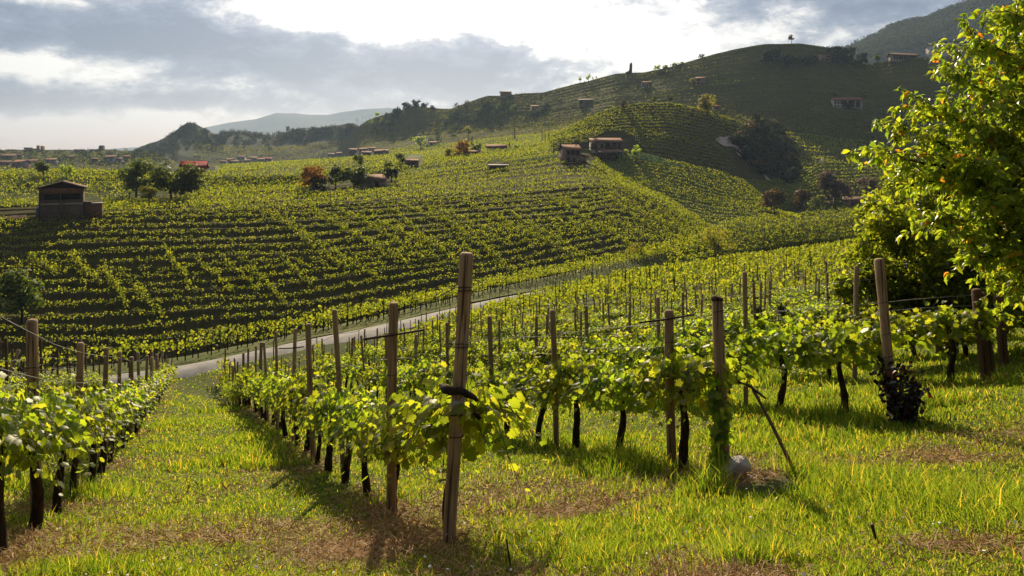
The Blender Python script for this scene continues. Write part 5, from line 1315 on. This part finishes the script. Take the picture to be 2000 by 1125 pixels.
house('house', 'low house with a long orange roof right of the orange valley tree', 968, 294, 36, 7, -10, .4, 'x', .6, 'plaster', 'tiles', [(.1, .2, .2, .8, 'window'), (.5, .6, .2, .8, 'window')], group=TER)
house('house', 'brown roofed house just right of the bright orange valley tree', 925, 304, 30, 6, 8, .5, 'x', .6, 'pinkish', 'old_tiles', [(.3, .4, .1, .7, 'door')], group=TER)
house('house', 'white house with orange roof on the valley floor right of the twin crowned tree', 847, 285, 18, 6, -8, .6, 'x', .55, 'white_plaster', 'tiles', [(.2, .35, .2, .8, 'window'), (.6, .75, .2, .8, 'window')], group=TER)
house('house', 'long roof half hidden among the silvery trees above the roadside vines', 1672, 404, 44, 12, -14, .5, 'x', .6, 'pinkish', 'old_tiles', [(.3, .45, .05, .7, 'door')], group=TER)
house('stone_hut', 'tiny ruined stone hut among the vines right of the farmhouse garden', 1250, 320, 7, 5, 0, .7, 'x', .5, 'stone_wall', 'tiles', [], group=TER)
def cluster(spots, where, grp):
    for i, (x, y, w, h, wl, tl, yw) in enumerate(sorted(spots)):
        house('village_house', f'{ORD[i]} house from the left in the {where}', x, y, w, h, yw, .8, 'x', .5, wl, tl, [(.14, .30, .45, .8, 'window'), (.62, .80, .45, .8, 'window'), (.42, .56, .03, .40, 'door')], group=grp)
cluster([(648, 309, 14, 7, 'white_plaster', 'old_tiles', 10), (662, 308, 14, 8, 'plaster', 'old_tiles', -12), (690, 302, 15, 9, 'grey_plaster', 'tiles', 20), (708, 300, 16, 8, 'plaster', 'tiles', -8), (716, 307, 18, 8, 'stone_wall', 'old_tiles', 12), (726, 298, 13, 8, 'white_plaster', 'tiles', 6), (738, 306, 18, 10, 'stone_wall', 'tiles', -14), (752, 304, 15, 9, 'white_plaster', 'tiles', 16)], 'hamlet at the foot of the long ridge', 'hamlet houses')
cluster([(435, 322, 12, 6, 'white_plaster', 'old_tiles', 5), (446, 319, 12, 7, 'plaster', 'tiles', -10), (458, 323, 14, 7, 'grey_plaster', 'old_tiles', 14), (470, 315, 14, 8, 'white_plaster', 'old_tiles', 0), (481, 321, 13, 7, 'plaster', 'old_tiles', -15), (494, 317, 14, 8, 'white_plaster', 'tiles', 10), (508, 320, 14, 8, 'plaster', 'tiles', -6), (522, 319, 16, 8, 'pinkish', 'red_sheet', 8)], 'village under the dark wooded hill', 'village houses under the wooded hill')
cluster([(8, 327, 20, 9, 'pinkish', 'old_tiles', 6), (32, 328, 26, 10, 'pinkish', 'tiles', -20), (14, 312, 24, 6, 'white_plaster', 'old_tiles', 4), (36, 309, 10, 6, 'white_plaster', 'old_tiles', -12), (62, 320, 16, 5, 'plaster', 'tiles', 0), (98, 322, 18, 9, 'white_plaster', 'tiles', 10), (136, 313, 14, 6, 'grey_plaster', 'old_tiles', -8), (184, 319, 12, 8, 'grey_plaster', 'old_tiles', 5), (212, 320, 22, 12, 'white_plaster', 'old_tiles', -10), (230, 319, 14, 8, 'plaster', 'old_tiles', 12), (246, 313, 12, 7, 'grey_plaster', 'tiles', 0)], 'village on the far left', 'village houses on the far left')
# castle, block and tower on the low ridge
def skyline(name, label, cat, px, py, parts, m='stone_wall'):
    g0 = at(px, py); s = g0.y / F
    root = empty(name, g0)
    for nm, x0, x1, z0, z1, mm in parts: MB().add(*box(x0 * s, x1 * s, 0, 6 + (x1 - x0) * .1, z0 * s if z0 else -4, z1 * s)).obj(nm, M[mm], root)
    tag(root, label, cat, 'old buildings on the low ridge')
skyline('castle', 'old castle with two thin towers on the low skyline at far left', 'castle', 65, 296, [('keep', -18, 6, 0, 6, 'stone_wall'), ('roof', -19, -8, 6.1, 8, 'old_tiles'), ('tower', 6.3, 8.6, 0, 12, 'stone_wall'), ('tower', 14.6, 17, 0, 11, 'stone_wall'), ('wall', 9, 14.3, 0, 4, 'stone_wall'), ('wall', 17.3, 20, 0, 3, 'stone_wall')])
skyline('manor_house', 'flat roofed manor on the low skyline right of the castle', 'manor', 154, 297, [('wall', -9, 2, 0, 4, 'stone_wall'), ('roof', -11, 4, 4.1, 5.4, 'old_tiles'), ('side_wing', 2.3, 14, 0, 3, 'white_plaster'), ('wing_roof', 4.3, 15, 3.1, 4.2, 'old_tiles')])
skyline('watch_tower', 'squat dark watch tower on the low skyline left of the pointed hill', 'tower', 196, 294, [('shaft', -3.4, 3.4, 0, 8, 'grey_plaster'), ('top', -2.4, 2.6, 8.1, 10, 'grey_plaster')])
# slab-like tower with a tail on the ridge
g0 = at(1231, 143); s = g0.y / F
ol = np.array([(-10, 0), (-8.5, 2.2), (-5, 3.6), (-2.6, 5.2), (-1.6, 8.5), (-1.2, 14), (-.8, 18), (.4, 20.2), (2.2, 20.6), (3.4, 19), (3.6, 14), (3.4, 8), (3.2, 0), (3.2, -3), (-10, -3)]) * s
n = len(ol); V = np.concatenate([np.c_[ol[:, 0], np.full(n, y), ol[:, 1]] for y in (-1.0, 1.6)])
fc = [np.array([list(range(n))]), np.array([list(range(2 * n - 1, n - 1, -1))]), np.array([(i, i + n, (i + 1) % n + n, (i + 1) % n) for i in range(n)])]
root = empty('lookout_tower', g0)
MB().add(V, fc).obj('tower_wall', M['brick'], root)
MB().add(*box(-.5 * s, 2.6 * s, -1.12, -1.003, 3 * s, 16 * s)).obj('front_panel', M['old_tiles'], root)
tag(root, 'tall narrow brick tower with a sloping tail on the ridge skyline', 'tower')
# globe lamps
def lamp(label, px, py, top, globes):
    g0 = at(px, py); s = g0.y / F
    root = empty('globe_lamp', g0); H = (py - top) * s
    MB().add(*tube(np.array([(0, 0, -.4), (0, 0, H * .6), (0, 0, H)]), [.10, .08, .06], 8)).obj('pole', M['lamp_pole'], root, smooth=True)
    bmx = bmesh.new(); bmesh.ops.create_uvsphere(bmx, u_segments=14, v_segments=10, radius=max(1.5 * s, .2)); me = bpy.data.meshes.new('globe'); bmx.to_mesh(me); bmx.free(); me.materials.append(M['lamp_globe'])
    for x, z in globes:
        o = bpy.data.objects.new('globe', me); COL.objects.link(o); o.parent = root; o.location = (x * s, 0, H + z * s)
        if abs(x) > .5: MB().add(*tube(np.array([(0, 0, H - 1.2 * s), (x * s, 0, H + z * s)]), .05, 6)).obj('bracket', M['lamp_pole'], root)
    tag(root, label, 'lamp', 'globe lamps')
lamp('lamp post with three white globes beside the orange tree', 643, 374, 352, ((-3, 2), (-.2, 7), (3, 4)))
lamp('lamp post with two white globes above the left terraces', 194, 384, 335, ((-3.5, 5), (.4, 0)))
lamp('lamp post with three white globes in front of the silvery trees', 1605, 345, 315, ((-3, 0), (0, 3), (3, 0)))
lamp('lamp with two white globes rising from the twin crowned tree', 821, 291, 263, ((-2.5, 1), (2.5, 1)))
# lone poles on the hillside
for i, (x, y, h) in enumerate(((155, 425, 30), (645, 405, 38), (922, 352, 26), (952, 352, 28), (1230, 300, 16))):
    g0 = at(x, y); rod('pole', f'{ORD[i]} tall dark pole from the left among the hillside vines', 'pole', (g0.x, g0.y, g0.z - .3), (g0.x, g0.y, g0.z + h * g0.y / F), .09, .06, M['old_wood'], 0, 'poles among the vines')

# ---------------------------------------------------------------- patches draped on the land
def drape(name, label, outline_fn, nu, nv, m, lift=.05):
    G = np.zeros((nv, nu, 3))
    for j in range(nv):
        for i in range(nu):
            x, y = outline_fn(i / (nu - 1), j / (nv - 1)); h = at(x, y)
            d = np.array(h); G[j, i] = d * (1 - lift / d[1]) + np.array([0, 0, lift])
    return tag(MB().add(G.reshape(-1, 3), grid_faces(nv, nu)).obj(name, M[m], smooth=True), label, None, None, 'structure')
drape('scree', 'pale rocky scree at the left edge of the wooded gully', lambda u, v: (1403 + 44 * u + 14 * v * (u - .2) + 4 * math.sin(v * 7), 264 + 10 * u + (14 + 16 * u) * v + 3 * math.sin(u * 9)), 14, 10, 'pale_rock', .3)
drape('scree', 'narrow pale strip of bare rock running down the gully edge', lambda u, v: (1436 + 62 * u + 8 * v, 296 + 54 * u + 5 * v * (1 - .5 * u) + 2 * math.sin(u * 14)), 20, 4, 'pale_rock', .25)
drape('track', 'pale track bending down from the cypresses', lambda u, v: (1068 + 10 * math.sin(u * 3.1) + 34 * u * u, 268 + 22 * u + (2.2 + u) * v), 16, 3, 'road', .25)
drape('clearing', 'bare dirt clearing left of the grey shed', lambda u, v: (-10 + 62 * u, 421 + 7 * v + 2 * math.sin(u * 5)), 10, 5, 'earth', .06)
drape('earth_bank', 'bare brown earth bank above the road on the right', lambda u, v: (1440 + 260 * u, 498 - 34 * u + (4 + 10 * u) * v), 30, 4, 'earth', .2)
# turquoise nets over some rows
m_, t_, g_ = mat('turquoise_net')
p_ = principled(t_, (.16, .42, .36), .7, .2); tr_ = nd(t_, 'ShaderNodeBsdfTransparent'); mx_ = nd(t_, 'ShaderNodeMixShader'); setin(mx_, 0, .5)
t_.links.new(p_, mx_.inputs[1]); t_.links.new(tr_.outputs[0], mx_.inputs[2]); finish(t_, mx_.outputs[0]); M['net'] = m_
for i, (Lk, v, x0, x1) in enumerate((('hill', .962, 1000, 1100), ('hill', .93, 960, 1090), ('lobe', .97, 1150, 1290), ('lobe', .925, 1165, 1300), ('lobe', .88, 1200, 1330))):
    C = line(Lk, v, x0, v, x1, 60)
    a = C + np.array([0, -.2, 1.2]); b_ = C + np.array([0, .1, 1.95]); a[:, 2] += .08 * vnoise(C[:, 0] * .8, C[:, 1], 3); b_[:, 2] += .12 * vnoise(C[:, 0] * .6, C[:, 1], 4)
    tag(MB().add(np.concatenate([a, b_]), grid_faces(2, 60)).obj('row_net', M['net']), f'{ORD[i]} thin turquoise net from the left, draped over vines near the stone houses', 'net', 'turquoise nets over the rows')
# ---------------------------------------------------------------- air
hz = MB().add(*box(-15000, 15000, -60, 9500, -63.5, 470)).obj('haze', [])
m, t, g = mat('haze')
v = nd(t, 'ShaderNodeVolumePrincipled')
setin(v, 'Color', (.50, .68, 1.0, 1)); setin(v, 'Density', .00008); setin(v, 'Anisotropy', .35)
o = nd(t, 'ShaderNodeOutputMaterial'); t.links.new(v.outputs[0], o.inputs['Volume'])
pass
hz.data.materials.append(m)
tag(hz, 'thin bluish evening air over the valley', 'haze', None, 'stuff')
